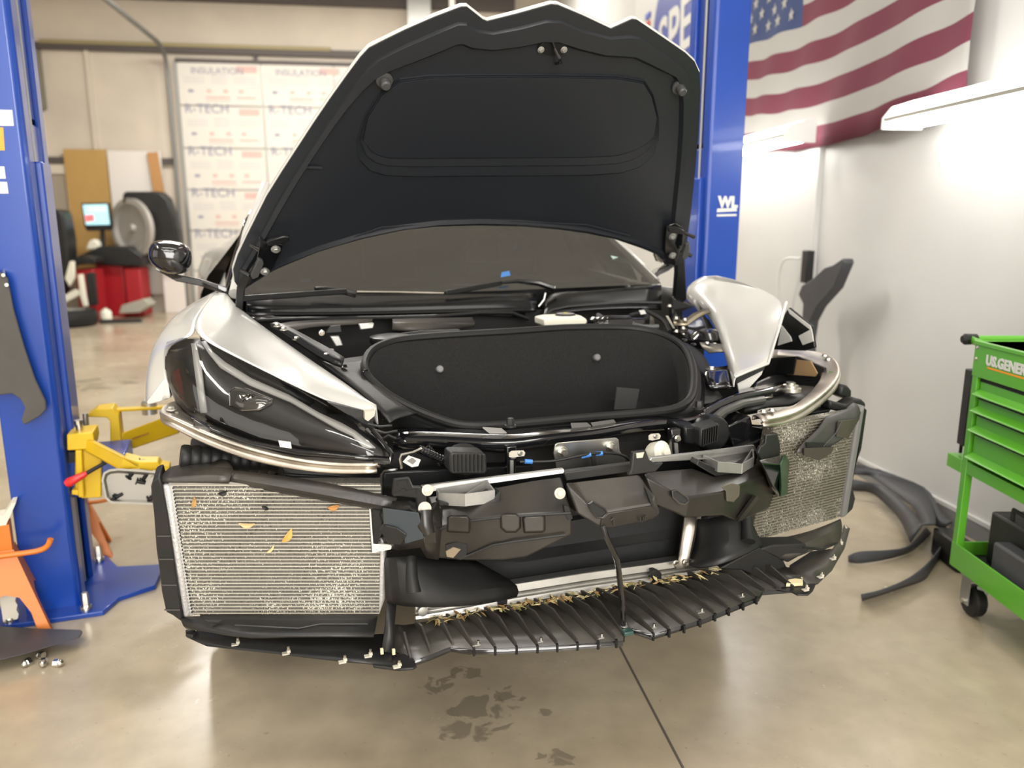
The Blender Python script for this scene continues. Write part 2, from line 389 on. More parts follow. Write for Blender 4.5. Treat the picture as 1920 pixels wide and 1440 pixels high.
# girts and the beam along the top of the back wall
def girt(name, z, h, m, a0, a1, d=.08): struct(name, MB().prism([rm(a0, B_B, z), rm(a1, B_B, z), rm(a1, B_B, z + h), rm(a0, B_B, z + h)], -RD * d), m, smooth=0)
girt('trim_3', 4.09, .1, M_girt, -6.2, 1.8); girt('trim_4', 4.17, .06, M_purlin, -5.6, -1.2, .1); girt('trim_5', 4.86, .3, M_girt, -6.5, 1.8, .12)
girt('trim_6', 2.39, .09, M_girt, -6.1, -5.3); girt('trim_7', 2.39, .09, M_girt, -4.1, -3.75); girt('trim_8', 3.94, .07, M_girt, -3.62, -.2)
for k, (a0, wd) in enumerate(((-4.98, .07), (-5.75, .05), (-2.42, .06))): struct('trim_%d' % (9 + k), MB().prism([rm(a0, B_B, 3.98 if k == 2 else 0), rm(a0 + wd, B_B, 3.98 if k == 2 else 0), rm(a0 + wd, B_B, 4.1), rm(a0, B_B, 4.1)], -RD * .05), M_girt if k == 2 else M_backwall, smooth=0)
struct('trim_12', MB().prism([rm(.05, B_B, 0), rm(.42, B_B, 0), rm(.42, B_B, ZC), rm(.05, B_B, ZC)], -RD * .3), M_galv, smooth=0)
# walk door in the back wall
dr = MB().prism([rm(-6.15, B_B, 0), rm(-5.42, B_B, 0), rm(-5.42, B_B, 2.25), rm(-6.15, B_B, 2.25)], -RD * .05)
d1 = struct('door_1', dr, mat('beige_door', (.36, .31, .24), .6), smooth=0)
fr = MB()
for a0, a1, z0, z1 in ((-6.25, -6.13, 0, 2.36), (-5.44, -5.32, 0, 2.36), (-6.25, -5.32, 2.22, 2.36)): fr.prism([rm(a0, B_B, z0), rm(a1, B_B, z0), rm(a1, B_B, z1), rm(a0, B_B, z1)], -RD * .08)
obj('door_frame', fr, M_backwall, d1, smooth=0)
# sectional overhead door lined with printed foam boards
A0, A1, ZT = -3.66, .0, 3.95
d2 = struct('door_2', MB().prism([rm(A0, B_B - .06, 0), rm(A1, B_B - .06, 0), rm(A1, B_B - .06, ZT), rm(A0, B_B - .06, ZT)], RD * .06), M_galv, smooth=0)
PH = .655; AM = [A0 + .06, A0 + 1.36, A0 + 2.5, A1]
for r_ in range(6):
    for c_ in range(3):
        z0, z1 = ZT - (r_ + 1) * PH + .012, ZT - r_ * PH - .012; a0, a1 = AM[c_] + .012, AM[c_ + 1] - .014
        bd = obj('foam_board', MB().prism([rm(a0, B_B - .1, z0), rm(a1, B_B - .1, z0), rm(a1, B_B - .1, z1), rm(a0, B_B - .1, z1)], RD * .04), M_board, d2, smooth=0)
        if c_ < 2:
            ox = -.02 if c_ == 0 else .05; pr = MB(); zz = z1 - PH
            def blk(x0, x1, h0, h1, i):
                pr.mat(i); pr.add([rm(a0 + x0, B_B - .1012, z0 + h0), rm(a0 + x1, B_B - .1012, z0 + h0), rm(a0 + x1, B_B - .1012, z0 + h1), rm(a0 + x0, B_B - .1012, z0 + h1)], [[0, 1, 2, 3]])
            blk(.9, 1.22, .5, .6, 1)
            for k in range(3): blk(.08, .4, .33 + .04 * k, .345 + .04 * k, 2); blk(.5, .75, .33 + .05 * k, .35 + .05 * k, 2); blk(.85, 1.2, .33 + .04 * k, .345 + .04 * k, 2)
            blk(.14, .22, .19, .23, 0)
            for x in (.42, .68, .92): blk(x, x + .07, .185, .24, 1)
            blk(.4, .78, .1, .13, 1); blk(.88, 1.18, .1, .13, 1); blk(.4, .78, .06, .075, 1)
            obj('printing', pr, [M_ink, M_redink, M_greyink], bd, smooth=0)
            if r_: text_mesh('lettering', 'R-TECH', .2, rm(a0 + .06, B_B - .103, z1 - .1), ND, ZA, M_ink, bd, .001)
            else: text_mesh('lettering', 'INSULATION', .14, rm(a0 + .2, B_B - .103, z1 - .16), ND, ZA, M_ink, bd, .001)
# its track: up the jamb, round the bend and overhead towards the shop
tr = [rm(A0 - .06, B_B - .16, 0)] + spline([rm(A0 - .06, B_B - .16, 3.5), rm(A0 - .06, B_B - .18, 3.85), rm(A0 - .06, B_B - .3, 4.05), rm(A0 - .06, B_B - .6, 4.14)], 4) + [rm(A0 - .06, B_B - 6.5, 4.3)]
t_ = obj('door_track', MB().tube(tr, .035, 8), mat('track_steel', (.2, .2, .19), .5, metal=.6), base=rm(A0 - .06, B_B - .16, 0)); tag(t_, 'grey steel track bending from beside the overhead door up under the ceiling', 'door track')
cyl = obj('overhead_pipe', MB().tube([rm(.72, 12.6, 0), rm(.72, 12.6, ZC)], .045, 12), M_paper, base=rm(.72, 12.6, 0)); tag(cyl, 'thin white standing pipe behind the top of the raised hood', 'pipe')

# grey box and boards on the back wall
def slab(name, a0, a1, z0, z1, d, m, b=None, **k):
    b = b or B_B - .02; return obj(name, MB().prism([rm(a0, b, z0), rm(a1, b, z0), rm(a1, b, z1), rm(a0, b, z1)], -RD * d), m, base=rm((a0 + a1) / 2, b, z0), smooth=0, **k)
tag(slab('electrical_box', -6.05, -5.62, 3.2, 4.07, .15, mat('box_grey', (.2, .19, .15), .5), B_B - .01, bevel=.01), 'grey metal box high on the back wall beside the left lift post', 'electrical box')
tag(slab('plywood_sheet', -5.42, -4.78, .6, 2.6, .03, M_ply, B_B - .08), 'tall tan wooden sheet on the back wall behind the lit monitor', 'board')
tag(slab('board_sheet', -4.76, -3.95, .3, 2.58, .03, M_paper, B_B - .09), 'tall white sheet on the back wall beside the tan one', 'board')
mbp = MB(); p0, p1 = rm(-4.06, B_B - .16, 2.56), rm(-3.86, B_B - .2, .1); mbp.bar(p0, p1, .16, .04, RD); mbp.bar(rm(-4.06, B_B - .14, 2.52), rm(-4.06, B_B - .14, 2.3), .1, .03, RD)
tag(obj('wood_plank', mbp, M_wood, base=V3((p1.x, p1.y, 0)), smooth=0), 'orange-brown wooden plank standing at the edge of the white sheet', 'plank')
mbp = MB(); _l, _r = Wb(300, 470, 13.27), Wb(340, 470, 13.27); mbp.prism([V3((_l.x, _l.y, 0)), V3((_r.x, _r.y, 0)), _r, _l], RD * .03)
tag(obj('low_panel', mbp, M_paper, base=V3((_l.x, _l.y, 0)), smooth=0, bevel=.01), 'low white panel standing on the floor below and behind the car mirror', 'panel')

# wheel balancer
def RB(x, y, b): return Wb(x, y, b)
def bprism(pts, b, d, mb=None): return (mb or MB()).prism([RB(x, y, b) for x, y in pts], RD * d)
bw = 12.85
c0 = RB(215, 592, bw); c0.z = 0
wbt = thing('wheel_balancer', c0, 'red wheel balancer with lit monitor and black wheel guard', 'workshop machine')
lowz = lambda x, b: (lambda p: V3((p.x, p.y, 0)))(RB(x, 590, b))
def cab(x0, x1, ytop, b, d, m, name, par, bev=.02):
    a, c = RB(x0, ytop, b), RB(x1, ytop, b); q = [V3((a.x, a.y, .0)), V3((c.x, c.y, .0)), c, a]
    return obj(name, MB().prism(q, RD * d), m, par, bevel=bev)
cab(178, 230, 494, bw, .45, M_red, 'cabinet', wbt); cab(231, 262, 502, bw - .05, .42, M_red, 'side_cabinet', wbt)
obj('tool_tray', bprism([(142, 482), (172, 468), (185, 462), (240, 462), (268, 480), (268, 498), (230, 500), (142, 494)], bw - .1, .6), M_plast, wbt, bevel=.03)
obj('tray_cups', bprism([(160, 468), (166, 452), (176, 448), (184, 455), (186, 468)], bw - .05, .2), M_cream, wbt, bevel=.02)
obj('foot_plate', bprism([(228, 572), (270, 560), (282, 572), (262, 586), (222, 588)], bw - .35, .3), M_ltgrey, wbt, bevel=.01)
obj('monitor_pole', MB().tube([RB(193, 466, bw + .1), RB(192, 430, bw + .1)], .035, 10), M_plast, wbt)
mon = obj('monitor', bprism([(152, 381), (202, 380), (209, 425), (206, 432), (163, 433), (158, 425)], bw - .02, .1), M_plast, wbt, bevel=.01)
bS = bw - .032; sc_ = MB()
def quad(pts, i, b): sc_.mat(i).add([RB(x, y, b) for x, y in pts], [[0, 1, 2, 3]])
quad(((155, 384), (201, 383), (206, 421), (161, 422)), 0, bS); quad(((159, 404), (175, 402), (177, 414), (161, 416)), 1, bS - .003); quad(((162, 387), (198, 386), (200, 397), (164, 398)), 2, bS - .003)
obj('screen', sc_, [M_screen, M_screenred, M_screenwhite], mon, smooth=0, label='lit pale blue screen')
obj('wheel_guard', bprism([(229, 362), (236, 359), (300, 359), (314, 372), (328, 410), (336, 455), (330, 470), (264, 470), (268, 440), (262, 408), (250, 388), (238, 381), (229, 384)], bw + .1, .28), M_plast, wbt, bevel=.05)
cR = RB(246, 428, bw + .1); g_ = MB(); g_.lathe(cR, -RD * .83 - ND * .56, [(.02, -.09), (.42, -.09), (.46, -.05), (.46, .02), (.38, .03), (.32, -.02), (.07, -.03), (.05, .02)], 32)
obj('mounted_rim', g_, mat('dull_rim', (.46, .44, .41), .5, metal=.4), wbt)
# tyre changer
bt = 12.1
c0 = lowz(110, bt); tcg = thing('tire_changer', c0, 'black and red tyre changer with tall column behind the left lift post', 'workshop machine')
obj('column', bprism([(88, 394), (92, 392), (112, 393), (118, 405), (126, 450), (128, 500), (118, 540), (105, 560), (85, 560)], bt, .35), M_plast, tcg, bevel=.03)
cab(140, 175, 505, bt + .2, .4, M_red, 'cabinet', tcg)
obj('turntable', bprism([(118, 492), (150, 480), (178, 484), (178, 494), (120, 500)], bt + .15, .4), M_plast, tcg, bevel=.02)
obj('arm', bprism([(106, 562), (140, 543), (152, 545), (152, 552), (110, 574)], bt - .1, .08).prism([RB(x, y, bt - .12) for x, y in ((145, 515), (154, 514), (160, 555), (164, 574), (156, 576), (150, 556))], RD * .06).prism([RB(x, y, bt - .05) for x, y in ((121, 522), (130, 490), (138, 490), (140, 520), (130, 538))], RD * .06), M_cream, tcg, bevel=.01)
obj('side_door', bprism([(160, 512), (176, 511), (182, 572), (166, 574)], bt - .02, .08), M_plast, tcg, bevel=.01)
# tyres lying on the floor
tC = Wz(152, 606, 0) - RD * .3
ty = thing('tire', tC, 'black tyre lying flat on the floor in front of the tyre changer', 'tyre')
obj('casing', MB().lathe(tC, ZA, [(.19, .02), (.28, 0), (.33, .03), (.345, .1), (.345, .15), (.33, .21), (.28, .24), (.19, .22)], 32), M_rubber, ty)
obj('rim', MB().lathe(tC + ZA * .05, ZA, [(.187, 0), (.187, .19), (.15, .18), (.05, .16), (.03, .18)], 28), M_galv, ty)
tP = Wz(215, 606, 0); pl = obj('floor_pedal', MB().bar(tP - ND * .2 + ZA * .03, tP + ND * .35 + RD * .1 + ZA * .02, .12, .05), M_plast, base=tP); tag(pl, 'flat black pedal on the floor beside the lying tyre', 'pedal')
tJ = Wz(200, 603, 0); jug = obj('white_can', MB().lathe(tJ, ZA, [(.08, 0), (.08, .14), (.06, .17), (.03, .18), (.03, .2)], 16), M_cream, base=tJ); tag(jug, 'small off-white can on the floor to the right of the tyre', 'can')

# ---------------- right wall: lamps, flag, signs ----------------
M_lampw = mat('lamp_white', (.85, .85, .83), .4)
M_diff = emit('lit_diffuser', (1, .985, .96), 3.6)
def lamp(b0, b1, z, label):
    a = A_R - .115
    L_ = thing('wall_lamp', rm(a, (b0 + b1) / 2, z), label, 'lamp', None)
    pr = lambda b: [rm(a, b, z + .02), rm(a, b, z + .1), rm(a - .06, b, z + .1), rm(a - .16, b, z + .07), rm(a - .19, b, z + .02)]
    obj('reflector', MB().prism(pr(b0), pr(b1)), M_diff, L_, smooth=0, label='glowing white cover')
    obj('strip', MB().prism([rm(a - .195, b0, z + .004), rm(a - .02, b0, z + .004), rm(a - .02, b0, z + .02), rm(a - .195, b0, z + .02)], [rm(a - .195, b1, z + .004), rm(a - .02, b1, z + .004), rm(a - .02, b1, z + .02), rm(a - .195, b1, z + .02)]), M_ltgrey, L_, smooth=0)
    for bb_ in (b0 - .012, b1): obj('end_cap', MB().prism([q + RD * 0 for q in [rm(a, bb_, z - .03), rm(a, bb_, z + .1), rm(a - .06, bb_, z + .1), rm(a - .16, bb_, z + .07), rm(a - .2, bb_, z + .02), rm(a - .2, bb_, z - .03)]], RD * .012), M_lampw, L_, smooth=0)
    for bb_ in (b0 + .2, b1 - .2): obj('mount', MB().prism([rm(a, bb_, z + .05), rm(A_R - .037, bb_, z + .05), rm(A_R - .037, bb_, z + .08), rm(a, bb_, z + .08)], RD * .03), M_ltgrey, L_, smooth=0)
    for k in (.06, .15): obj('tube', MB().tube([rm(a - k, b0 + .02, z - .014), rm(a - k, b1 - .02, z - .014)], .014, 10), M_tube, L_, label='lit white tube')
lamp(2.5, 3.47, 1.855, 'wide lit white lamp on the right wall, nearer of the two, above the green cart')
lamp(4.46, 5.85, 1.9, 'lit white lamp on the wall beside the right lift post, farther of the two')
# flag
fl = thing('flag', rm(A_R - .09, 4.3, 2.0), 'large red, white and blue striped flag with stars hung on the right wall', 'flag')
FB0, FB1, HS = 3.26, 5.9, .1185
def fpt(s, row):     # s 0 at the fly (near the cart) to 1 at the hoist
    sag = -.10 * math.sin(math.pi * s) * (.4 + .6 * (1 - row / 13))
    zb = 1.93 + .045 * s
    return rm(A_R - .066 - .012 * math.sin(s * 33 + row * .7) - .01 * math.sin(s * 11), FB0 + (FB1 - FB0) * s, zb + row * HS + sag + .004 * math.sin(s * 40 + row))
fm = MB(); NS = 66; can = int(NS * .60)
for i in range(NS):
    for rw in range(13):
        red = rw % 2 == 0; fm.mat(0 if red else 1)
        if i >= can and rw >= 6: fm.mat(2)
        s0, s1 = i / NS, (i + 1) / NS
        fm.add([fpt(s0, rw), fpt(s1, rw), fpt(s1, rw + 1), fpt(s0, rw + 1)], [[0, 1, 2, 3]])
obj('cloth', fm, [M_flagred, M_flagwhite, M_flagblue], fl, smooth=60, solid=.003)
n_star = 0
for k in range(9):
    for j in range(6 if k % 2 == 0 else 5):
        s = .60 + .40 * ((j * 2 + (1 if k % 2 == 0 else 2)) / 12); row = 6 + 7 * (k + 1) / 10; c = fpt(s, row) - ND * .006
        st = MB(); st.prism([c + (RD * math.sin(math.pi * q / 5) + ZA * math.cos(math.pi * q / 5)) * (.042 if q % 2 == 0 else .017) for q in range(10)], ND * .003)
        obj('star', st, M_flagwhite, fl, smooth=0)
# round shop sign far along the right wall
sg = thing('round_sign', rm(A_R - .05, 7.25, 2.55), 'round blue sign with white letters behind the right lift post', 'sign')
cS = rm(A_R - .06, 7.25, 3.15)
obj('disc', MB().lathe(cS, -ND, [(.62, 0), (.62, .01)], 40), mat('sign_blue', (.03, .05, .3), .5), sg)
text_mesh('lettering', 'SPE', .62, cS - ND * .013 + RD * .42 - ZA * .27, -RD + ZA * .05, ZA, M_label, sg, .002, bold=.012)
bn = thing('wall_banner', rm(A_R - .04, 7.9, 2.0), 'white banner with a small blue and red mark on the far right wall', 'banner')
obj('sheet', MB().prism([rm(A_R - .045, 6.0, 2.1), rm(A_R - .045, 8.6, 2.1), rm(A_R - .045, 8.6, 3.9), rm(A_R - .045, 6.0, 3.9)], ND * .004), M_label, bn, smooth=0)
pz = Wa(1215, 40, A_R - .05); q_ = MB(); q_.mat(0).box(pz + ZA * .05, (.02, .14, .05), (ND, RD, ZA)); q_.mat(1).box(pz - ZA * .03 , (.02, .12, .05), (ND, RD, ZA))
obj('emblem', q_, [mat('mark_blue', (.05, .08, .5), .5), mat('mark_red', (.6, .05, .06), .5)], bn, smooth=0)
# outlet and cord, dark trim leaning on the wall
po = Wa(1514, 500, A_R - .04)
ot = thing('wall_outlet', po - ZA * .1, 'black plug and outlet on the right wall with a looping white cord', 'outlet')
obj('outlet_box', MB().box(po, (.05, .07, .2), (ND, RD, ZA)), M_plast, ot, bevel=.006)
obj('cord', MB().tube(spline([po - ND * .05 + ZA * .05, po - ND * .1 + RD * .12 + ZA * .03, po - ND * .09 + RD * .18 - ZA * .15, po - ND * .06 + RD * .15 - ZA * .5, po - ND * .05 + RD * .12 - ZA * 1.0], 5), .008, 8), M_label, ot)
gp = [(1580, 484), (1583, 492), (1563, 540), (1532, 575), (1518, 602), (1503, 598), (1505, 570), (1496, 552), (1503, 535), (1520, 525), (1545, 502), (1560, 497)]
aw = A_R - .22
gm = MB(); fp = [Wa(x, y, aw) for x, y in gp]; gm.prism(fp, ND * .06)
gm.prism([Wa(x, y, aw) for x, y in ((1503, 598), (1518, 602), (1512, 640), (1515, 700), (1500, 700), (1500, 640))], ND * .06)
lowp = Wa(1508, 700, aw)
gm.bar(lowp + ND * .03, V3((lowp.x, lowp.y, 0)) + ND * .02, .05, .05, RD)
lt = obj('bumper_grille', gm, M_bumper, base=V3((lowp.x, lowp.y, 0)), bevel=.008); tag(lt, 'long dark plastic trim standing slantwise against the right wall below the outlet', 'car part')
# ---------------- two-post lift ----------------
SEC = [(-1.56, 1.28), (-1.395, 1.28), (-1.38, 1.295), (-1.38, 1.37), (-1.40, 1.37), (-1.40, 1.31), (-1.54, 1.31), (-1.54, 1.59), (-1.40, 1.59), (-1.40, 1.53), (-1.38, 1.53), (-1.38, 1.605), (-1.395, 1.62), (-1.56, 1.62)]
HZ = 3.9
def post(sgn, label):
    f = (lambda u: u) if sgn < 0 else (lambda u: -u - .14)
    g = (lambda v: v) if sgn < 0 else (lambda v: 1.3 + (v - 1.28) * .62)
    W_ = lambda u, v, z: wor(f(u), g(v), z)
    t = thing('lift_post', W_(-1.48, 1.45, 0), label, 'car lift')
    obj('column', MB().prism([W_(u, v, .012) for u, v in SEC], ZA * HZ), M_blue, t, smooth=20, bevel=.006)
    bp = [(-1.66, 1.2), (-1.3, 1.2), (-1.26, 1.3), (-1.14, 1.36), (-1.12, 1.56), (-1.3, 1.6), (-1.36, 1.74), (-1.66, 1.74)]
    obj('base_plate', MB().prism([W_(u, v, 0) for u, v in bp], ZA * .018), M_blue, t, smooth=20, bevel=.003)
    for u, v in ((-1.36, 1.235), (-1.6, 1.235), (-1.6, 1.69), (-1.38, 1.69)): bolt(t, W_(u, v, .018), ZA, .014, .05, M_steel, 'anchor_bolt')
    ca = MB(); ca.box(W_(-1.455, 1.45, 1.08), (.13, .22 if sgn < 0 else .14, 1.3), (CL, CR, ZA)); ca.box(W_(-1.375, 1.45, 1.0), (.03, .14, 1.2), (CL, CR, ZA)); ca.box(W_(-1.30, 1.47, .5), (.2, .26, .1), (CL, CR, ZA))
    obj('carriage', ca, M_blue, t, smooth=20, bevel=.006)
    obj('cable', MB().tube([W_(-1.39, 1.42, .05), W_(-1.39, 1.42, HZ - .1)], .006, 8), M_galv, t)
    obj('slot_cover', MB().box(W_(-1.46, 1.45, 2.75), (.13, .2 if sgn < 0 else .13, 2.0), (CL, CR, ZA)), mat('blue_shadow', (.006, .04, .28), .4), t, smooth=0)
    return t, W_
LP, LW = post(-1, 'blue lift post at the left edge with stickers and yellow arms')
for (x0, x1, y0, y1, m) in ((-30, 25, 205, 236, M_label), (-30, 8, 238, 282, M_amber), (-30, 10, 311, 335, M_label), (-30, 15, 340, 363, M_label)):
    obj('decal', MB().prism([Wcv(x, y, 1.279) for x, y in ((x0, y0), (x1 - 2, y0 + 1), (x1 + 1, y1), (x0, y1))], CR * .0012), m, LP, smooth=0)
# yellow swing arms on the left carriage
def Q(x, y, v): return Wcv(x, y, v)
fa = MB()
fa.prism([Q(125, 815, 1.3), Q(174, 810, 1.3), Q(177, 826, 1.3), Q(174, 842, 1.3), Q(126, 845, 1.3)], CR * .12)
fa.prism([Q(x, y, 1.32) for x, y in ((141, 842), (190, 842), (190, 933), (152, 935), (150, 926), (140, 926))], CR * .02)
fa.prism([Q(x, y, 1.29) for x, y in ((141, 845), (153, 845), (158, 933), (147, 933))], CR * .03)
fa.prism([Q(134, 919, 1.3), Q(150, 919, 1.3), Q(150, 930, 1.3), Q(134, 928, 1.3)], CR * .05)
arm_a, arm_b = [Q(160, 822, 1.31), Q(176, 824, 1.31), Q(176, 842, 1.31), Q(158, 846, 1.31)], [Q(232, 858, 1.07), Q(262, 868, 1.07), Q(262, 878, 1.07), Q(225, 880, 1.07)]
fa.grid([arm_a, arm_b], closed=True); fa.add(arm_a, [[3, 2, 1, 0]]); fa.add(arm_b, [[0, 1, 2, 3]])
fa.prism([Q(x, y, 1.07) for x, y in ((225, 880), (232, 858), (262, 866), (296, 866), (300, 872), (318, 876), (318, 890), (262, 880))], CR * .07)
ra = obj('lift_arm', fa, M_yellow, LP, smooth=20, bevel=.004)
obj('pivot_pin', MB().tube([Q(150, 812, 1.35), Q(148, 795, 1.35)], .012, 12).lathe(Q(148, 795, 1.35), ZA, [(.016, 0), (.016, .015)], 10), M_steel, ra)
obj('arm_lock', MB().prism([Q(x, y, 1.34) for x, y in ((128, 848), (142, 848), (144, 905), (130, 900))], CR * .1), M_rubber, ra, smooth=0)
rb = MB()
rb.prism([Q(x, y, 1.6) for x, y in ((160, 782), (180, 768), (210, 765), (222, 778), (230, 846), (207, 846), (206, 790), (200, 783))], CR * .1)
a1 = [Q(228, 812, 1.62), Q(228, 848, 1.62), Q(230, 848, 1.72), Q(230, 812, 1.72)]; a2 = [wor(-.78, 2.05, .52), wor(-.78, 2.05, .42), wor(-.78, 2.15, .42), wor(-.78, 2.15, .52)]
a2 = [Q(335, 772, 1.8), Q(335, 812, 1.8), Q(337, 812, 1.9), Q(337, 772, 1.9)]
rb.grid([a1, a2], closed=True); rb.add(a1, [[3, 2, 1, 0]]); rb.add(a2, [[0, 1, 2, 3]])
rb.bar(Q(215, 768, 1.66), Q(335, 762, 1.8), .05, .012)
ra2 = obj('lift_arm', rb, M_yellow, LP, smooth=20, bevel=.004)
obj('pivot_pin', MB().tube([Q(162, 800, 1.5), Q(160, 775, 1.5)], .01, 10), M_steel, ra2)
obj('slot', MB().prism([Q(x, y, 1.655) for x, y in ((243, 823), (279, 811), (279, 813), (243, 826))], CR * -.004), mat('rusty_slot', (.3, .12, .02), .8), ra2, smooth=0)
obj('arm_pad', MB().lathe(Q(281, 776, 1.75), ZA, [(.03, 0), (.03, .05), (.02, .06)], 14), M_galv, ra2)
# hose loop showing beside the column
obj('hose', MB().tube(spline([Q(55, 240, 1.6), Q(66, 265, 1.62), Q(73, 285, 1.62), Q(66, 290, 1.62), Q(60, 270, 1.6)], 4), .006, 8), M_galv, LP)
RP, RW_ = post(1, 'blue lift post behind the right side of the car with a white emblem')
em = text_mesh('emblem', 'WL', .065, Wcv(1347, 388, 1.298), CL, ZA, M_label, RP, .001, bold=.004)
obj('emblem', MB().prism([Wcv(x, y, 1.298) for x, y in ((1345, 391), (1381, 390), (1382, 396), (1344, 398))], CR * .001).prism([Wcv(x, y, 1.298) for x, y in ((1344, 402), (1381, 401), (1381, 405), (1344, 406))], CR * .001), M_label, RP, smooth=0)

# grey plastic shield hung on the left post
hp = [(-40, 500), (4, 512), (14, 522), (25, 580), (45, 650), (65, 710), (85, 752), (86, 768), (75, 780), (45, 797), (40, 788), (47, 765), (38, 748), (22, 738), (-40, 745)]
sh = obj('splash_shield', MB().prism([Wcv(x, y, 1.215) for x, y in hp], CR * .012), M_grey, base=Wcv(-20, 520, 1.215), bevel=.003)
tag(sh, 'dark grey felt-like shield hanging against the front of the left lift post', 'car part')
hk = obj('hook', MB().tube([Wcv(6, 516, 1.21), Wcv(6, 508, 1.28)], .006, 8).lathe(Wcv(13, 534, 1.214), -CR, [(.006, 0), (.006, .006)], 10), M_steel, sh, smooth=0)

# magnetic tray of clips on the front arm
def TR(x, y, d=0.): return Wcv(x, y, 1.02 + d)
tp = [(205, 880), (222, 878), (290, 883), (302, 890), (310, 905), (312, 935), (305, 944), (290, 947), (208, 944), (197, 935), (190, 900), (194, 886)]
ty_ = MB(); o0 = [TR(x, y) for x, y in tp]; o1 = [TR(x, y) for x, y in inset2(tp, 4)]; o2 = [TR(x, y, .03) for x, y in inset2(tp, 9)]; o3 = [TR(x, y, .034) for x, y in tp]
ty_.grid([o3, o0, o1, o2], closed=True); ty_.add(o2, [list(range(len(o2)))]); ty_.add(o3, [list(range(len(o3)))])
tray = obj('parts_tray', ty_, mat('steel_tray', (.36, .345, .31), .42, metal=.8), base=TR(250, 944, .034)); tag(tray, 'small steel tray of black clips stuck to the yellow arm beside the radiator', 'tray')
clip_l = ['black clip at the upper middle of the steel tray', 'black clip at the upper right of the steel tray', 'second black clip at the upper right of the steel tray, lower one', 'black clip in the lower left corner of the steel tray', 'black clip in the lower left of the steel tray, beside the corner one', 'black clip in the lower right corner of the steel tray', 'second black clip in the lower right corner of the steel tray, upper one']
for (x, y, an), lb in zip(((246, 890, .8), (272, 894, .9), (264, 904, -.4), (214, 934, 1.2), (222, 930, .4), (285, 934, .2), (288, 924, 1.4)), clip_l):
    p = TR(x, y, .026); d = CL * math.cos(an) + ZA * math.sin(an)
    c_ = MB(); c_.lathe(p - d * .015, d, [(.012, 0), (.012, .004), (.006, .005), (.007, .012), (.005, .03)], 10)
    tag(obj('trim_clip', c_, M_rubber, base=p), lb, 'clip', 'clips in the steel tray')
cw = MB(); p = TR(281, 892, .027); cw.lathe(p, CL * .6 + ZA * .4, [(.008, 0), (.008, .02), (.004, .024)], 10); tag(obj('trim_clip', cw, M_nylon, base=p), 'white clip at the upper right of the steel tray', 'clip', 'clips in the steel tray')
p = Q(262, 866, 1.1); cw = MB(); cw.lathe(p - CL * .012 + ZA * .006, CL, [(.003, 0), (.003, .01), (.008, .011), (.008, .014), (.003, .015), (.002, .03)], 10); tag(obj('trim_clip', cw, M_rubber, base=p), 'black clip lying on top of the yellow arm', 'clip')
s0, s1, s2 = Q(123, 908, 1.24), Q(163, 887, 1.245), Q(207, 862, 1.25); dv = (s1 - s0).normalized()
sd = thing('screwdriver', (s0 + s2) / 2, 'red handled tool resting across the yellow lift arm at the left post', 'tool')
obj('handle', MB().tube([s0, s0 + dv * .012, lerp(s0, s1, .5), s1 - dv * .01, s1], [.011, .017, .014, .011, .008], 12), M_redplast, sd)
obj('shaft', MB().tube([s1, s2], .007, 10), M_rubber, sd)

# ---------------- jack stands, trim and nuts on the floor ----------------
def jack(base, s, rot, label):
    t = thing('jack_stand', base, label, 'jack stand'); X = V3((math.cos(rot), math.sin(rot), 0)); Y = V3((-X.y, X.x, 0)); B = V3(base)
    P_ = lambda x, y, z: B + (X * x + Y * y + ZA * z) * s
    bd = MB()
    for (ax, ay) in ((X, Y), (Y, -X), (-X, -Y), (-Y, X)):
        F = lambda h, z, hw, ax=ax, ay=ay: B + (ax * h - ay * hw + ZA * z) * s
        tp_ = lambda z: .15 - .105 * z / .34
        pts = [(-.15, 0), (-.105, 0), (-.085, .09), (-.05, .155), (0, .175), (.05, .155), (.085, .09), (.105, 0), (.15, 0), (.045, .34), (-.045, .34)]
        f = [F(h, z, tp_(z)) for h, z in pts]; b = [F(h * .97, z, tp_(z) - .008) for h, z in pts]; bd.prism(f, b)
    bd.box(P_(0, 0, .39), (.085 * s, .085 * s, .11 * s), (X, Y, ZA))
    obj('stand_base', bd, M_orange, t, smooth=20, bevel=.003)
    rt = MB(); ed = [(-.025, .03), (.025, .03)] + [(.025 + (.006 if k % 2 else 0), .03 + .02 * k) for k in range(1, 21)] + [(-.025, .44)]
    rt.prism([P_(x, -.02, z) for x, z in ed], Y * .04 * s); rt.prism([P_(x, -.04, z) for x, z in ((-.03, .44), (.03, .44), (.075, .53), (.06, .53), (.03, .485), (-.03, .485), (-.06, .53), (-.075, .53))], Y * .08 * s)
    obj('ratchet_bar', rt, mat('chalk_white', (.72, .68, .58), .6), t, smooth=20)
    obj('release_handle', MB().tube(spline([P_(-.09, -.07, .335), P_(.05, -.075, .33), P_(.13, -.08, .33), P_(.165, -.085, .345), P_(.18, -.09, .375)], 4), .011 * s, 10), M_orange, t)
    return t
jack(Wz(22, 1172, 0), .86, .5, 'orange jack stand with white ratchet post in front of the left lift post')
jack(Wz(158, 1036, 0), .72, .5, 'orange jack stand half hidden behind the foot of the left lift post')
tp = [(-60, 1172), (0, 1174), (60, 1178), (152, 1181), (155, 1186), (149, 1196), (100, 1210), (40, 1228), (-60, 1252)]
tm = MB(); tm.prism([Wz(x, y, .045) for x, y in tp], [Wz(x, y, .03) for x, y in tp]); tm.prism([Wz(x, y, .03) for x, y in ((-50, 1190), (60, 1192), (60, 1204), (-50, 1215))], ZA * -.03)
tag(obj('floor_trim', tm, M_bumper, base=Wz(40, 1205, 0), bevel=.004), 'flat black plastic trim lying on the floor in front of the orange jack stand', 'car part')
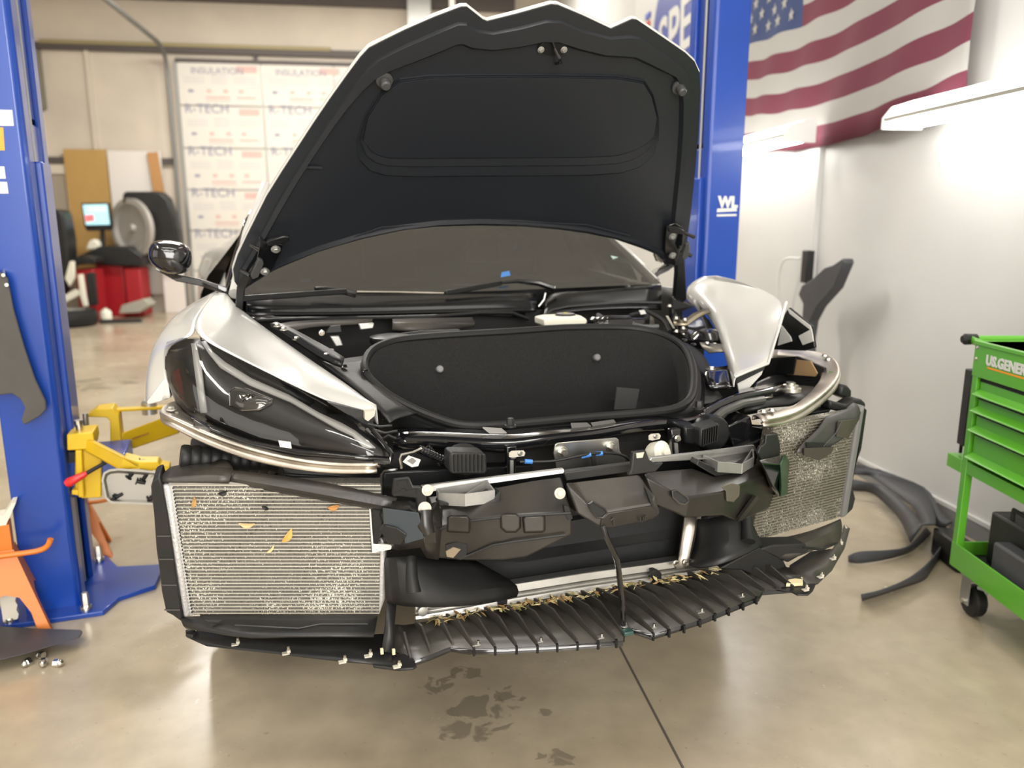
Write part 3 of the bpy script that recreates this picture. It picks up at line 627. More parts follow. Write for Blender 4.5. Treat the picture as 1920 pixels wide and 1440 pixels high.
for x, y, an, lb in ((51, 1243, -1.9, 'leftmost silver nut on the floor, hollow end facing out'), (77, 1229, 2.9, 'silver and black nut on the floor against the black trim'), (82, 1243, -1.2, 'silver nut on the floor just below the one at the trim'), (109, 1244, .1, 'rightmost silver nut on the floor, lying on its side')):
    b = Wz(x, y + 6, 0); d = V3((math.cos(an), math.sin(an), 0)); t = thing('lug_nut', b, lb, 'nut', 'nuts on the floor')
    c0 = b + ZA * .0125
    obj('hex', MB().lathe(c0 - d * .012, d, [(.0125, 0), (.0125, .014), (.011, .016)], 6), M_chrome, t, smooth=20)
    obj('dome', MB().lathe(c0 + d * .004, d, [(.0115, 0), (.0115, .005), (.008, .011), (.004, .014)], 14), M_steel, t)
# ---------------- green tool cart ----------------
X1 = V3((1, 0, 0)); CX, CY0, CY1, CD = 1.612, 1.86, 2.648, .46
fz = lambda y: hit(1846, y, X1, CX).z
ct = thing('tool_cart', (CX + CD / 2, 2.25, 0), 'bright green rolling tool cart with drawers at the right edge', 'tool cart')
Y0_, Y1_ = CY0, CY1
def cb(x0, x1, y0, y1, z0, z1, mb=None): return (mb or MB()).box(((x0 + x1) / 2, (y0 + y1) / 2, (z0 + z1) / 2), (x1 - x0, y1 - y0, z1 - z0))
zt = .995; zp = fz(711); zb0, zb1 = .165, .255
fm_ = MB()
for x0 in (CX, CX + CD - .03):
    for y0 in (Y0_, Y1_ - .03): cb(x0 + .0012, x0 + .0288, y0 + .0012, y0 + .0288, .163, zt - .002, fm_)
for (x0, x1, y0, y1) in ((CX + .002, CX + CD - .002, Y0_ + .002, Y0_ + .008), (CX + .002, CX + CD - .002, Y1_ - .008, Y1_ - .002), (CX + CD - .008, CX + CD - .003, Y0_ + .003, Y1_ - .003)): cb(x0, x1, y0, y1, fz(905), zt, fm_)
cb(CX + .003, CX + CD - .003, Y0_ + .003, Y1_ - .003, zb0 + .002, zb1 - .06, fm_); cb(CX, CX + .008, Y0_, Y1_, zb0, zb1, fm_); cb(CX + CD - .008, CX + CD, Y0_, Y1_, zb0, zb1, fm_); cb(CX + .004, CX + CD - .004, Y0_ + .001, Y0_ + .008, zb0 + .001, zb1 - .001, fm_); cb(CX + .004, CX + CD - .004, Y1_ - .008, Y1_ - .001, zb0 + .001, zb1 - .001, fm_)
cb(CX + .004, CX + .02, Y0_, Y1_, fz(908), fz(884), fm_); cb(CX + .02, CX + CD, Y0_, Y1_, fz(905), fz(905) + .01, fm_)
cb(CX + .0, CX + .05, Y1_, Y1_ + .09, fz(912), fz(884), fm_)
obj('frame', fm_, M_green, ct, smooth=0, bevel=.003)
tt = MB(); cb(CX - .001, CX + .008, Y0_ - .001, Y1_ + .001, zp, zt - .002, tt); cb(CX - .006, CX + .012, Y0_ - .002, Y1_ + .002, zt - .012, zt + .001, tt); cb(CX + .003, CX + CD - .001, Y1_ - .008, Y1_ + .0012, zp + .001, zt, tt); cb(CX + CD - .012, CX + CD + .0012, Y0_ - .0012, Y1_ - .001, zp + .002, zt - .001, tt); cb(CX + .003, CX + CD - .001, Y0_ - .001, Y0_ + .008, zp + .001, zt, tt)
top = obj('top_tray', tt, M_green, ct, smooth=0, bevel=.002)
obj('tray_floor', cb(CX + .01, CX + CD - .012, Y0_ + .01, Y1_ - .01, zp, zp + .01), M_greendk, top, smooth=0)
obj('inner_lining', cb(CX + CD - .016, CX + CD - .012, Y0_ + .01, Y1_ - .01, zp + .01, zt - .02), M_greendk, top, smooth=0)
text_mesh('lettering', 'US.GENERAL', .046, (CX - .0025, 2.575, hit(1853, 684, X1, CX).z), V3((0, -1, 0)), ZA, M_label, top, .001, bold=.002, label='white and orange lettering')
obj('lettering_shadow', cb(CX - .0022, CX + .001, 2.12, 2.565, hit(1853, 688, X1, CX).z - .006, hit(1853, 688, X1, CX).z), mat('letter_orange', (.8, .3, .02), .5), top, smooth=0)
for k in range(2): bolt(ct, (CX, Y1_ - .015, fz(655 + 22 * k)), -X1, .005, .004)
rows = [(713, 745), (748, 778), (781, 817), (820, 872)]
for (ya, yb) in rows:
    z1, z0 = fz(ya), fz(yb); d_ = MB(); cb(CX + .012, CX + .03, Y0_ + .035, Y1_ - .035, z0, z1 - .012, d_); cb(CX + .03, CX + CD - .03, Y0_ + .04, Y1_ - .04, z0 + .002, z1 - .014, d_)
    dw = obj('drawer', d_, M_green, ct, smooth=0, bevel=.002)
    hd = MB(); pr = [(CX - .012, z0 + .004), (CX + .014, z0 + .018), (CX + .014, z0 + .002), (CX - .01, z0 - .004), (CX - .016, z0 + .0)]
    hd.prism([V3((x, Y0_ + .035, z)) for x, z in pr], V3((0, Y1_ - Y0_ - .07, 0))); obj('handle', hd, M_green, dw, smooth=0, bevel=.001)
    obj('gap', cb(CX + .011, CX + .03, Y0_ + .035, Y1_ - .035, z1 - .012, z1), M_dark, dw, smooth=0)
obj('side_rack', cb(CX + .0, CX + .05, Y1_, Y1_ + .045, fz(857), fz(702)), M_plast, ct, bevel=.004)
hb = obj('push_handle', MB().tube([(CX + .02, Y1_, zt - .012), (CX + .02, Y1_ + .07, zt - .005), (CX + CD - .05, Y1_ + .07, zt - .005), (CX + CD - .05, Y1_, zt - .012)], .014, 12), M_green, ct)
obj('end_cap', MB().lathe((CX + .022, Y1_ + .07, zt - .005), -X1, [(.019, -.02), (.02, .02), (.012, .03)], 14), M_rubber, hb)
obj('shelf_liner', cb(CX + .012, CX + CD - .012, Y0_ + .012, Y1_ - .012, zb1 - .058, zb1 - .05), M_rubber, ct, smooth=0)
first = None
for x in (CX + .06, CX + CD - .06):
    for y in (Y1_ - .075, Y0_ + .075):
        if first is None:
            wh = MB(); wh.lathe((x - .022, y, .058), X1, [(.03, 0), (.052, .002), (.058, .01), (.058, .034), (.052, .042), (.03, .044)], 24)
            first = obj('caster', wh, M_rubber, ct); fx, fy = x, y
            fk = MB(); cb(x - .034, x - .03, y - .02, y + .03, .045, .14, fk); cb(x + .03, x + .034, y - .02, y + .03, .045, .14, fk); cb(x - .034, x + .034, y - .03, y + .04, .14, .15, fk); cb(x - .04, x + .04, y - .035, y + .045, .155, .165, fk); fk.lathe((x, y, .14), ZA, [(.02, 0), (.02, .02)], 12)
            obj('fork', fk, M_galv, first, smooth=20); obj('axle', MB().lathe((x - .045, y, .058), X1, [(.008, 0), (.008, .09)], 8), M_steel, first)
            obj('brake_lever', MB().bar((x + .0, y - .05, .05), (x + .01, y - .02, .12), .03, .006), M_galv, first)
        else:
            c = copy_tree(first, ct); c.location = (x - fx, y - fy, 0)
bx = obj('tool_case', cb(CX + .09, CX + CD - .06, Y0_ + .06, Y1_ - .06, zb1 - .05, .395), M_plast, base=V3((CX + .25, 2.25, zb1 - .05)), bevel=.01); tag(bx, 'black case filling the lower shelf of the green cart', 'case')
obj('handle', MB().tube([(CX + .11, 2.5, .395), (CX + .11, 2.5, .43), (CX + .11, 2.38, .43), (CX + .11, 2.38, .395)], .008, 8), M_plast, bx)
b2 = obj('tool_box', cb(CX + .025, CX + .085, Y0_ + .04, Y1_ - .19, zb1 - .05, .335), M_bumper, base=V3((CX + .05, 2.2, zb1 - .05)), bevel=.01); tag(b2, 'dark grey box in front of the black case on the lower shelf of the cart', 'case')
rs = thing('screwdriver', (CX + .03, Y1_ + .06, fz(850)), 'tool with red handle standing in the rack on the side of the cart', 'tool')
obj('handle', MB().tube([(CX + .03, Y1_ + .062, fz(845)), (CX + .03, Y1_ + .062, fz(818))], .01, 10), M_redplast, rs); obj('shaft', MB().tube([(CX + .03, Y1_ + .062, fz(880)), (CX + .03, Y1_ + .062, fz(845))], .006, 8), M_rubber, rs)

# ---------------- parts of the bumper lying by the right wall ----------------
bc = MB()
def band(top, bot, zt_, zb_):
    T = spline([Wz(x, y, zt_) for x, y in top], 4); Bm = spline([Wz(x, y, zb_) for x, y in bot], 4); n = min(len(T), len(Bm)); bc.grid([T[:n], Bm[:n]])
band([(1560, 862), (1595, 868), (1645, 880), (1732, 913), (1762, 957), (1784, 979)], [(1560, 886), (1593, 888), (1640, 895), (1715, 928), (1745, 978), (1768, 990)], .15, .11)
band([(1560, 893), (1592, 897), (1650, 910), (1690, 938), (1712, 960), (1730, 985)], [(1560, 915), (1592, 920), (1632, 923), (1664, 948), (1688, 975), (1708, 1018)], .11, .05)
band([(1645, 880), (1690, 897), (1732, 920), (1752, 960), (1755, 985)], [(1632, 893), (1668, 918), (1706, 945), (1722, 970), (1730, 985)], .14, .11)
band([(1590, 1042), (1612, 1034), (1665, 1031), (1705, 1022), (1735, 990)], [(1590, 1052), (1614, 1056), (1668, 1046), (1712, 1030), (1745, 1000)], .05, .006)
cov = obj('bumper_cover', bc, M_bumper, base=Wz(1660, 960, 0), solid=.006, smooth=50); tag(cov, 'dark grey bumper frame lying on the floor along the right wall', 'car part')
bc = MB()
band([(1784, 980), (1772, 1010), (1745, 1048), (1718, 1073), (1690, 1090), (1650, 1106), (1614, 1114)], [(1778, 996), (1765, 1035), (1742, 1072), (1728, 1088), (1692, 1100), (1655, 1112), (1615, 1124)], .06, .004)
sp_ = obj('splitter_strip', bc, M_bumper, base=Wz(1720, 1080, 0), solid=.006, smooth=50); tag(sp_, 'long curved grey strip lying on the floor in front of the bumper frame', 'car part')
tu = obj('floor_block', MB().box(Wz(1788, 1030, .06), (.08, .2, .12)), M_plast, base=Wz(1788, 1030, 0), bevel=.01); tag(tu, 'black block on the floor behind the green cart', 'block')
# ---------------- the car: body ----------------
CARO = thing('sports_car', CO, 'white sports car on the lift, hood up and front bumper taken off', 'car')
CARO.rotation_euler = (0, 0, PSI); ROOT[CARO.name] = V3()
def P(name, mb, m, parent=None, **k): return obj(name, mb, m, parent or CARO, **k)
UX, VX, ZX = V3((1, 0, 0)), V3((0, 1, 0)), V3((0, 0, 1))
def kv(pts): return [Kv(*p) for p in pts]

# left fender: top patch, then the cheek beside the head lamp
T = [[(432, 556, .92), (416, 549, .92), (404, 549, .92)], [(446, 572, .82), (412, 566, .74), (382, 575, .62)], [(510, 615, .58), (445, 622, .42), (362, 603, .42)], [(548, 641, .48), (487, 655, .33), (369, 631, .26)],
     [(585, 667, .38), (520, 680, .25), (435, 664, .19)], [(630, 697, .26), (562, 706, .17), (510, 701, .13)], [(670, 725, .15), (610, 732, .09), (585, 738, .075)], [(692, 745, .09), (655, 753, .05), (640, 761, .03)], [(706, 757, .05), (705, 767, .03), (701, 777, .02)]]
rows = [[Kv(*p) for p in r] for r in T]
rows = [[r[0] - ZX * .05 + UX * .003, r[0], lerp(r[0], r[1], .5) + ZX * .004, r[1], lerp(r[1], r[2], .5) - ZX * .002, r[2]] for r in rows]
fen = P('fender', MB().grid(rows), M_white, sub=2, solid=.003, smooth=80, off=-1)
S = [[(404, 549, .92), (404, 549, .92), (404, 549, .92)], [(350, 577, .72), (366, 574, .67), (382, 575, .62)], [(318, 602, .55), (340, 600, .48), (362, 603, .42)], [(296, 632, .44), (325, 630, .35), (369, 631, .26)],
     [(281, 662, .41), (298, 655, .35), (312, 642, .32)], [(274, 692, .39), (291, 689, .34), (309, 686, .29)], [(270, 722, .37), (289, 719, .32), (314, 712, .27)], [(270, 757, .35), (288, 752, .3), (318, 746, .26)]]
rows = []
for r in S:
    a, b, c = [Kv(*p) for p in r]; rows.append([a + V3((.0, .35, -.02)), a + V3((-.006, .12, -.004)), a, b, c])
P('fender_cheek', MB().grid(rows), M_white, fen, sub=2, solid=.003, smooth=80, off=-1)
wl = MB(); wl.prism([Kv(x, y, .28) for x, y in ((275, 754), (312, 705), (322, 745), (300, 754), (277, 759))], VX * .02); P('fender_return', wl, M_white, fen, bevel=.003)
# right fender
T = [[(1288, 540, .9), (1300, 528, .86), (1316, 519, .82), (1345, 517, .72)], [(1303, 550, .8), (1330, 535, .75), (1372, 525, .65), (1400, 530, .55)], [(1325, 572, .65), (1365, 560, .56), (1406, 548, .5), (1440, 547, .40)], [(1345, 602, .5), (1388, 595, .42), (1422, 582, .36), (1475, 566, .26)],
     [(1357, 640, .35), (1398, 635, .29), (1434, 625, .23), (1462, 612, .22)], [(1368, 675, .2), (1403, 670, .16), (1438, 660, .13), (1450, 650, .14)], [(1376, 706, .06), (1405, 694, .06), (1436, 683, .08), (1441, 681, .09)]]
rows = [[Kv(*p) for p in r] for r in T]
rows = [[r[0] - ZX * .03, r[0], lerp(r[0], r[1], .5), r[1], lerp(r[1], r[2], .85), lerp(r[2], r[3], .1), lerp(r[2], r[3], .9), r[3], r[3] + V3((.002, .012, -.004)), r[3] + V3((.03, .14, -.12))] for r in rows]
fr_ = P('fender', MB().grid(rows), M_white, sub=2, solid=.003, smooth=80, off=1)
P('fender_lip', MB().tube([Kv(*p) for p in ((1475, 566, .258), (1462, 612, .215), (1450, 650, .135), (1440, 682, .085), (1405, 695, .055), (1377, 707, .05))], .004, 8), M_white, fr_)
P('wheelhouse_panel', MB().prism([Ku(x, y, .972) for x, y in ((1466, 596), (1478, 576), (1521, 611), (1527, 652), (1508, 658), (1450, 656), (1450, 640))], UX * .012), M_satin, fr_, bevel=.004)
wp = MB()
for pl in (((1476, 578), (1519, 611), (1521, 620), (1480, 588)), ((1497, 630), (1521, 617), (1525, 640), (1505, 647)), ((1465, 610), (1482, 632), (1484, 640), (1458, 648))): wp.prism([Ku(x, y, .969) for x, y in pl], UX * .003)
P('wheelhouse_edge', wp, M_white, fr_)
P('fender_bracket', MB().prism([Kv(x, y, .1) for x, y in ((1383, 718), (1432, 690), (1428, 702), (1404, 728), (1386, 735))], VX * .004), M_white, fr_)
P('fender_seal', MB().prism([Kv(x, y, .085) for x, y in ((1379, 707), (1436, 684), (1432, 694), (1381, 720))], VX * .012), M_plast, fr_)

# cabin and rear body: mostly behind the hood
secs = []
def sec(v, hw, zs, zr, hr): return [V3((-hw * .96, v, .5)), V3((-hw, v, .8)), V3((-hw * .985, v, zs)), V3((-hw * .9, v, zs + .05)), V3((-hr, v, zr - .02)), V3((-hr * .5, v, zr)), V3((0, v, zr + .005)), V3((hr * .5, v, zr)), V3((hr, v, zr - .02)), V3((hw * .9, v, zs + .05)), V3((hw * .985, v, zs)), V3((hw, v, .8)), V3((hw * .96, v, .5))]
for a in ((1.72, .93, 1.16, 1.545, .62), (2.1, .92, 1.18, 1.565, .62), (2.7, .97, 1.2, 1.53, .5), (3.3, .99, 1.22, 1.42, .55), (3.9, .96, 1.2, 1.3, .7), (4.2, .9, 1.1, 1.15, .8)): secs.append(sec(*a))
P('cabin', MB().grid(secs).add(secs[-1], [list(range(13))]), M_white, sub=1, smooth=50)
for sg in (-1, 1):
    dr = [[V3((sg * .9, v, .5)), V3((sg * .93, v, .78)), V3((sg * .87, v, 1.06)), V3((sg * .8, v, zt_))] for v, zt_ in ((1.22, 1.16), (1.4, 1.175), (1.72, 1.2))] ; fq = [[V3((sg * .93, v, zl)), V3((sg * .92, v, .92)), V3((sg * .87, v, 1.06)), V3((sg * .8, v, 1.155))] for v, zl in ((.8, .8), (1.0, .78), (1.2, .62))]
    P('side_panel', MB().grid(fq), M_white, sub=1, solid=.006, smooth=50, off=0)
    P('door', MB().grid(dr), M_white, sub=1, solid=.01, smooth=50, off=0)
    P('side_window', MB().grid([[V3((sg * .8, v, z0)), V3((sg * u1, v, z1))] for v, z0, u1, z1 in ((1.12, 1.165, .77, 1.22), (1.4, 1.18, .72, 1.4), (1.72, 1.2, .63, 1.53))]), M_glass, solid=.004)
    P('roof_pillar', MB().tube([V3((sg * .775, .93, 1.17)), V3((sg * .715, 1.25, 1.36)), V3((sg * .62, 1.72, 1.55))], .02, 8), M_white)
    wc = V3((sg * .82, .86, .40)); wm = MB(); wm.lathe(wc - UX * .12, UX, [(.22, .0), (.31, .0), (.33, .03), (.33, .21), (.31, .24), (.22, .24)], 40); wh = P('front_wheel', wm, M_rubber)
    P('wheel_rim', MB().lathe(wc - UX * .1, UX, [(.22, 0), (.22, .2), (.05, .16), (.04, .2)], 30), M_galv, wh)
    wc2 = V3((sg * .83, 3.45, .43)); P('rear_wheel', MB().lathe(wc2 - UX * .15, UX, [(.22, .0), (.33, .0), (.35, .03), (.35, .27), (.33, .3), (.22, .3)], 40), M_rubber)
P('underbody', MB().prism([V3((-.8, 1.25, .5)), V3((.8, 1.25, .5)), V3((.85, 4.1, .5)), V3((-.85, 4.1, .5))], ZX * .04).prism([V3((-.45, .0, .54)), V3((.45, .0, .54)), V3((.6, 1.25, .5)), V3((-.6, 1.25, .5))], ZX * .03), M_plast, smooth=0)
# windscreen with cabin behind it
wbase = [Kv(*p) for p in ((458, 552, .80), (530, 548, .86), (620, 546, .92), (740, 547, .98), (860, 548, 1.01), (960, 544, 1.0), (1060, 540, .95), (1150, 536, .88), (1240, 532, .80))]
wtop = [V3((-.62 + 1.24 * i / 8, 1.70 - .06 * (abs(i - 4) / 4) ** 2, 1.555 - .03 * (abs(i - 4) / 4) ** 2)) for i in range(9)]
wrow = [[lerp(a, b, t) + ZX * .07 * 4 * t * (1 - t) * .5 for a, b in zip(wbase, wtop)] for t in (0, .25, .5, .75, 1)]
ws = P('windshield', MB().grid(wrow), M_glass, sub=1, smooth=80)
tp_ = MB()
for cx, cy, w_, h_ in ((573, 526, 11, 4), (948, 514, 9, 6), (966, 463, 4, 6)): 
    q = [Kp(x, y, (0, -.5, 1), 0) for x, y in ((0, 0),)] if 0 else None
    v_ = 1.02 if cy > 500 else 1.25
    tp_.prism([Kv(x, y, v_) for x, y in ((cx - w_, cy + h_), (cx + w_, cy + h_ * .4), (cx + w_ * .8, cy - h_), (cx - w_ * .8, cy - h_ * .6))], VX * .002)
P('tape_piece', tp_, M_bluetape, ws, label='blue tape pieces')
P('sticker', MB().prism([Kv(x, y, 1.0) for x, y in ((1145, 479), (1176, 486), (1185, 496), (1152, 490))], VX * .002), mat('pale_sticker', (.5, .66, .6), .5), ws, label='pale green sticker')
inn = MB(); inn.prism([V3((-.72, 1.05, .95)), V3((.72, 1.05, .95)), V3((.72, 1.05, 1.17)), V3((-.72, 1.05, 1.17))], VX * .45); inn.box((0, 2.0, .9), (1.5, 1.2, .4)); inn.box((0, 2.62, 1.15), (1.3, .05, .65))
P('interior', inn, M_satin, smooth=20, bevel=.02)
for u in (-.37, .37):
    P('seat', MB().box((u, 2.3, 1.15), (.46, .14, .6)).box((u, 2.28, 1.44), (.26, .1, .16)), M_satin, bevel=.05, smooth=60)
P('steering_wheel', MB().tube([V3((.37 + .18 * math.cos(t * .35), 1.6 + .05 * math.sin(t * .35), 1.2 + .17 * math.sin(t * .35))) for t in range(18)], .015, 8, closed=True).box((.37, 1.6, 1.2), (.3, .03, .06)), M_satin)
# mirrors
def mirror(parent, pts_fn, sg):
    pass
ml = [(279, 455), (290, 449), (325, 449), (352, 456), (362, 470), (362, 495), (355, 513), (330, 519), (300, 512), (278, 494), (273, 475)]
outl = [Kv(x, y, 1.08) for x, y in ml]; c_ = sum(outl, V3()) / len(outl)
mb = MB(); L0 = [lerp(p, c_, .0) for p in outl]; Lm = [lerp(p, c_, .16) - VX * .035 for p in outl]; Lf = [lerp(p, c_, .5) - VX * .055 for p in outl]
Lb = [lerp(p, c_, .12) + VX * .06 for p in outl]; Lbb = [lerp(p, c_, .3) + VX * .075 for p in outl]
mb.loops([Lbb, Lb, L0, Lm, Lf]); mb.add(Lbb, [list(range(len(Lbb)))])
def side_mirror(xf, loc=None):
    def X(mbx): 
        mbx.v = [xf(p) for p in mbx.v]; return mbx
    h = P('side_mirror', X(mb), M_gloss, sub=1, smooth=80)
    a_ = MB(); pth = [Kv(292, 500, 1.1), Kv(330, 521, 1.1), Kv(372, 529, 1.05), Kv(408, 540, 1.0), Kv(425, 545, 1.0)]
    A0 = [p + ZX * .012 for p in pth]; A1 = [p - ZX * .012 for p in pth]; B0 = [p + VX * .05 + ZX * .01 for p in pth]; B1 = [p + VX * .05 - ZX * .012 for p in pth]
    a_.grid([A0, A1, B1, B0, A0]); P('mirror_arm', X(a_), M_gloss, h, smooth=50, bevel=.003)
    g_ = MB(); g_.prism([lerp(p, c_, .22) + VX * .0755 for p in outl], VX * .003); P('mirror_glass', X(g_), M_chrome, h)
import copy
mb0 = copy.deepcopy(mb)
side_mirror(lambda p: p)
mb = mb0; side_mirror(lambda p: V3((-p.x - .02, p.y, p.z)))

# ---------------- hood ----------------
HN, HD = (0, .756, .655), .67 * .756 + 1.29 * .655
HV = V3(HN)
def Kh(x, y, d=0.): return Kp(x, y, HN, HD) - HV * d      # d is height towards the camera
ho = [(452, 545), (440, 528), (437, 505), (446, 478), (464, 440), (500, 368), (530, 320), (560, 274), (590, 228), (620, 184), (650, 142), (676, 107), (692, 90), (715, 78), (760, 56), (815, 32), (865, 13), (876, 13), (905, 36), (914, 40), (970, 26), (1034, 8), (1046, 9), (1095, 30), (1146, 54), (1186, 36), (1194, 37), (1240, 68), (1285, 99), (1302, 115), (1311, 135), (1313, 170), (1309, 250), (1303, 320), (1296, 390), (1288, 450), (1281, 490), (1268, 497)]
rear = [(1240, 480), (1200, 464), (1150, 447), (1100, 437), (1050, 430), (980, 424), (900, 422), (820, 424), (760, 430), (680, 447), (600, 470), (515, 505), (480, 527)]
hout = ho + rear; nO = len(hout)
hood = P('hood', MB().prism([Kh(x, y, -.004) for x, y in inset2(hout, -2.2)], HV * .012), M_white, smooth=30, bevel=.003)
def ind(a, b, c):   # inset: sides a, nose b, rear edge c
    def f(x, y):
        if (x, y) in rear or y > 495: return c
        t = max(0., min(1., (150 - y) / 90.)); return a + (b - a) * t
    return f
H0 = hout; H1 = inset2(hout, ind(19, 23, 5)); H1b = inset2(hout, ind(21, 26, 6)); H2 = inset2(hout, ind(30, 58, 10)); H3 = inset2(hout, ind(35, 66, 13))
def sm(pts, n=1):
    for _ in range(n): pts = [((pts[i - 1][0] + 2 * p[0] + pts[(i + 1) % len(pts)][0]) / 4, (pts[i - 1][1] + 2 * p[1] + pts[(i + 1) % len(pts)][1]) / 4) for i, p in enumerate(pts)]
    return pts
H1, H1b, H2, H3 = sm(H1), sm(H1b), sm(H2, 2), sm(H3, 2)
lin = MB(); lin.loops([[Kh(x, y, d) for x, y in H] for H, d in ((H0, -.002), (H0, .002), (H1, .003), (H1b, .011), (H2, .013), (H3, -.001))])
liner = P('hood_liner', lin, M_liner, hood, smooth=28)
pk = [(1185, 139), (1212, 146), (1224, 168), (1238, 220), (1241, 260), (1226, 296), (1205, 315), (1165, 328), (1120, 330), (1000, 330), (860, 331), (760, 332), (716, 332), (690, 322), (668, 302), (662, 270), (680, 215), (715, 160), (745, 143), (790, 138), (900, 137), (1050, 138)]
pin = lambda t, e: inset2(pk, lambda x, y: t if y > 290 else e)
P('liner_pocket', MB().loops([[Kh(x, y, d) for x, y in sm(H)] for H, d in ((pk, .0), (pin(4, 1), .006), (pin(20, 3), .0035), (pin(23, 4), .008), (pin(36, 5), .0055), (pin(39, 6), .009))]), M_liner, hood, smooth=28)
P('liner_crease', MB().tube([Kh(x, y, .003) for x, y in ((640, 455), (672, 440), (715, 425), (830, 418), (960, 414), (1100, 420), (1180, 440))], .003, 6).tube([Kh(x, y, .004) for x, y in ((566, 313), (575, 311), (603, 313))], .004, 6), M_liner, hood)
for x, y in ((720, 148), (1272, 161)):
    c0 = Kh(x, y, .002); P('rubber_stop', MB().lathe(c0, -HV, [(.021, 0), (.021, .006), (.013, .008), (.0125, .03), (.009, .034)], 18), mat('stop_grey', (.05, .05, .05), .5), hood)
c0 = Kh(1037, 92, .004); st = MB(); st.prism([Kh(x, y, .002) for x, y in ((1008, 85), (1020, 76), (1050, 75), (1064, 86), (1060, 98), (1040, 102), (1015, 98))], -HV * .004)
lk = P('latch_striker', st, M_satin, hood, bevel=.001)
P('striker_loop', MB().tube([Kh(1034, 75, .003), Kh(1034, 80, .03), Kh(1040, 92, .042), Kh(1045, 105, .03), Kh(1041, 117, .005)], .004, 8), M_gloss, lk)
for x in (1013, 1056): bolt(lk, Kh(x, 91, .006), -HV, .006, .005, M_galv)
# hinges and lift arms
def hinge(pl, tab, brk, strut, bolts, d0, studs):
    h = P('hood_hinge', MB().prism([Kh(x, y, .012) for x, y in pl], -HV * .006), M_gloss, hood, bevel=.002, smooth=20)
    P('hinge_tab', MB().prism([Kh(x, y, .03) for x, y in tab], -HV * .012), M_satin, h, bevel=.003)
    P('hinge_link', MB().prism([Kh(x, y, .04) for x, y in brk], -HV * .012), mat('link_grey', (.05, .05, .048), .45), h, bevel=.002)
    for x, y in bolts: bolt(h, Kh(x, y, .018), -HV, .009, .008, M_galv)
    for x, y in studs: P('hinge_pin', MB().tube([Kh(x - 9, y - 3, .03), Kh(x + 8, y + 2, .04)], [.004, .007], 10), M_gloss, h)
    a_ = MB(); L_, R_ = [Kv(*p) for p in strut[0]], [Kv(*p) for p in strut[1]]; n = len(L_)
    a_.grid([L_, R_, [p + VX * .025 for p in R_], [p + VX * .025 for p in L_], L_]); P('hinge_arm', a_, M_satin, h, smooth=20, bevel=.003)
hinge(((485, 437), (500, 448), (505, 452), (518, 448), (530, 452), (527, 465), (505, 505), (482, 515), (458, 530), (452, 525), (468, 497), (480, 480), (485, 455)), ((497, 436), (505, 432), (529, 425), (540, 426), (540, 434), (530, 438), (502, 444)), ((482, 463), (490, 467), (492, 473), (482, 497), (472, 501), (468, 494)),
      (((452, 512, .70), (444, 540, .72), (441, 580, .76)), ((470, 520, .68), (458, 545, .70), (455, 582, .74))), ((516, 459), (496, 501)), .01, ((476, 448), (458, 495)))
hinge(((1246, 418), (1262, 412), (1276, 420), (1280, 440), (1270, 470), (1262, 492), (1244, 488), (1243, 450)), ((1243, 410), (1262, 411), (1275, 418), (1274, 425), (1245, 420)), ((1275, 440), (1282, 436), (1280, 462), (1272, 470), (1268, 462)),
      (((1269, 478, .70), (1270, 510, .72), (1266, 560, .78)), ((1284, 478, .70), (1286, 515, .72), (1288, 562, .78))), ((1257, 436), (1257, 472)), .01, ((1285, 428), (1280, 463)))

M_cowl = mat('cowl_black', (.004, .0045, .005), .24, spec=.3)
# ---------------- cowl and engine bay ----------------
def strip(rowsp, m, name, parent=None, solid=.004, sub=1, **k): return P(name, MB().grid([[Kv(*p) for p in r] for r in rowsp]), m, parent, solid=solid, sub=sub, smooth=60, **k)
xs = (462, 560, 680, 800, 900, 970, 1005)
cw = strip([[(x, y, v) for x, y, v in zip(xs, ys, vs)] for ys, vs in (((556, 554, 553, 552, 551, 550, 550), (.80, .88, .94, .99, 1.0, 1.0, .99)), ((563, 564, 565, 562, 557, 553, 556), (.78, .85, .9, .93, .94, .93, .93)), ((575, 576, 575, 572, 567, 563, 568), (.75, .81, .86, .89, .9, .89, .9)), ((577, 578, 577, 574, 571, 570, 573), (.76, .82, .87, .9, .91, .9, .91)), ((592, 592, 590, 588, 585, 583, 585), (.74, .79, .84, .87, .88, .87, .88)))], M_cowl, 'cowl_panel')
P('cowl_lip', MB().tube([Kv(*p) for p in ((480, 602, .72), (520, 600, .76), (570, 598, .78), (680, 597, .82), (800, 595, .85), (900, 587, .86), (960, 587, .86), (990, 598, .87))], .007, 8), M_satin, cw)
strip([[(468, 592, .735), (560, 592, .79), (680, 590, .84), (800, 588, .87), (900, 584, .88), (985, 586, .88)], [(470, 600, .73), (560, 598, .78), (680, 597, .83), (800, 595, .86), (900, 588, .87), (985, 596, .87)]], M_gloss, 'cowl_face', cw)
xs = (1018, 1040, 1070, 1120, 1180, 1240)
cw2 = strip([[(x, y, v) for x, y, v in zip(xs, ys, vs)] for ys, vs in (((560, 550, 547, 545, 540, 536), (.98, .96, .95, .92, .88, .82)), ((572, 558, 552, 548, 542, 538), (.92, .92, .91, .89, .85, .8)), ((578, 572, 568, 566, 560, 556), (.89, .89, .88, .86, .82, .78)), ((590, 582, 575, 570, 567, 568), (.86, .86, .85, .83, .8, .76)), ((594, 590, 586, 582, 580, 582), (.85, .85, .84, .82, .79, .75)))], M_cowl, 'cowl_panel')
P('cowl_lip', MB().tube([Kv(*p) for p in ((1022, 592, .855), (1035, 582, .86), (1065, 575, .85), (1120, 571, .83), (1180, 567, .8), (1240, 568, .76))], .006, 8), M_satin, cw2)
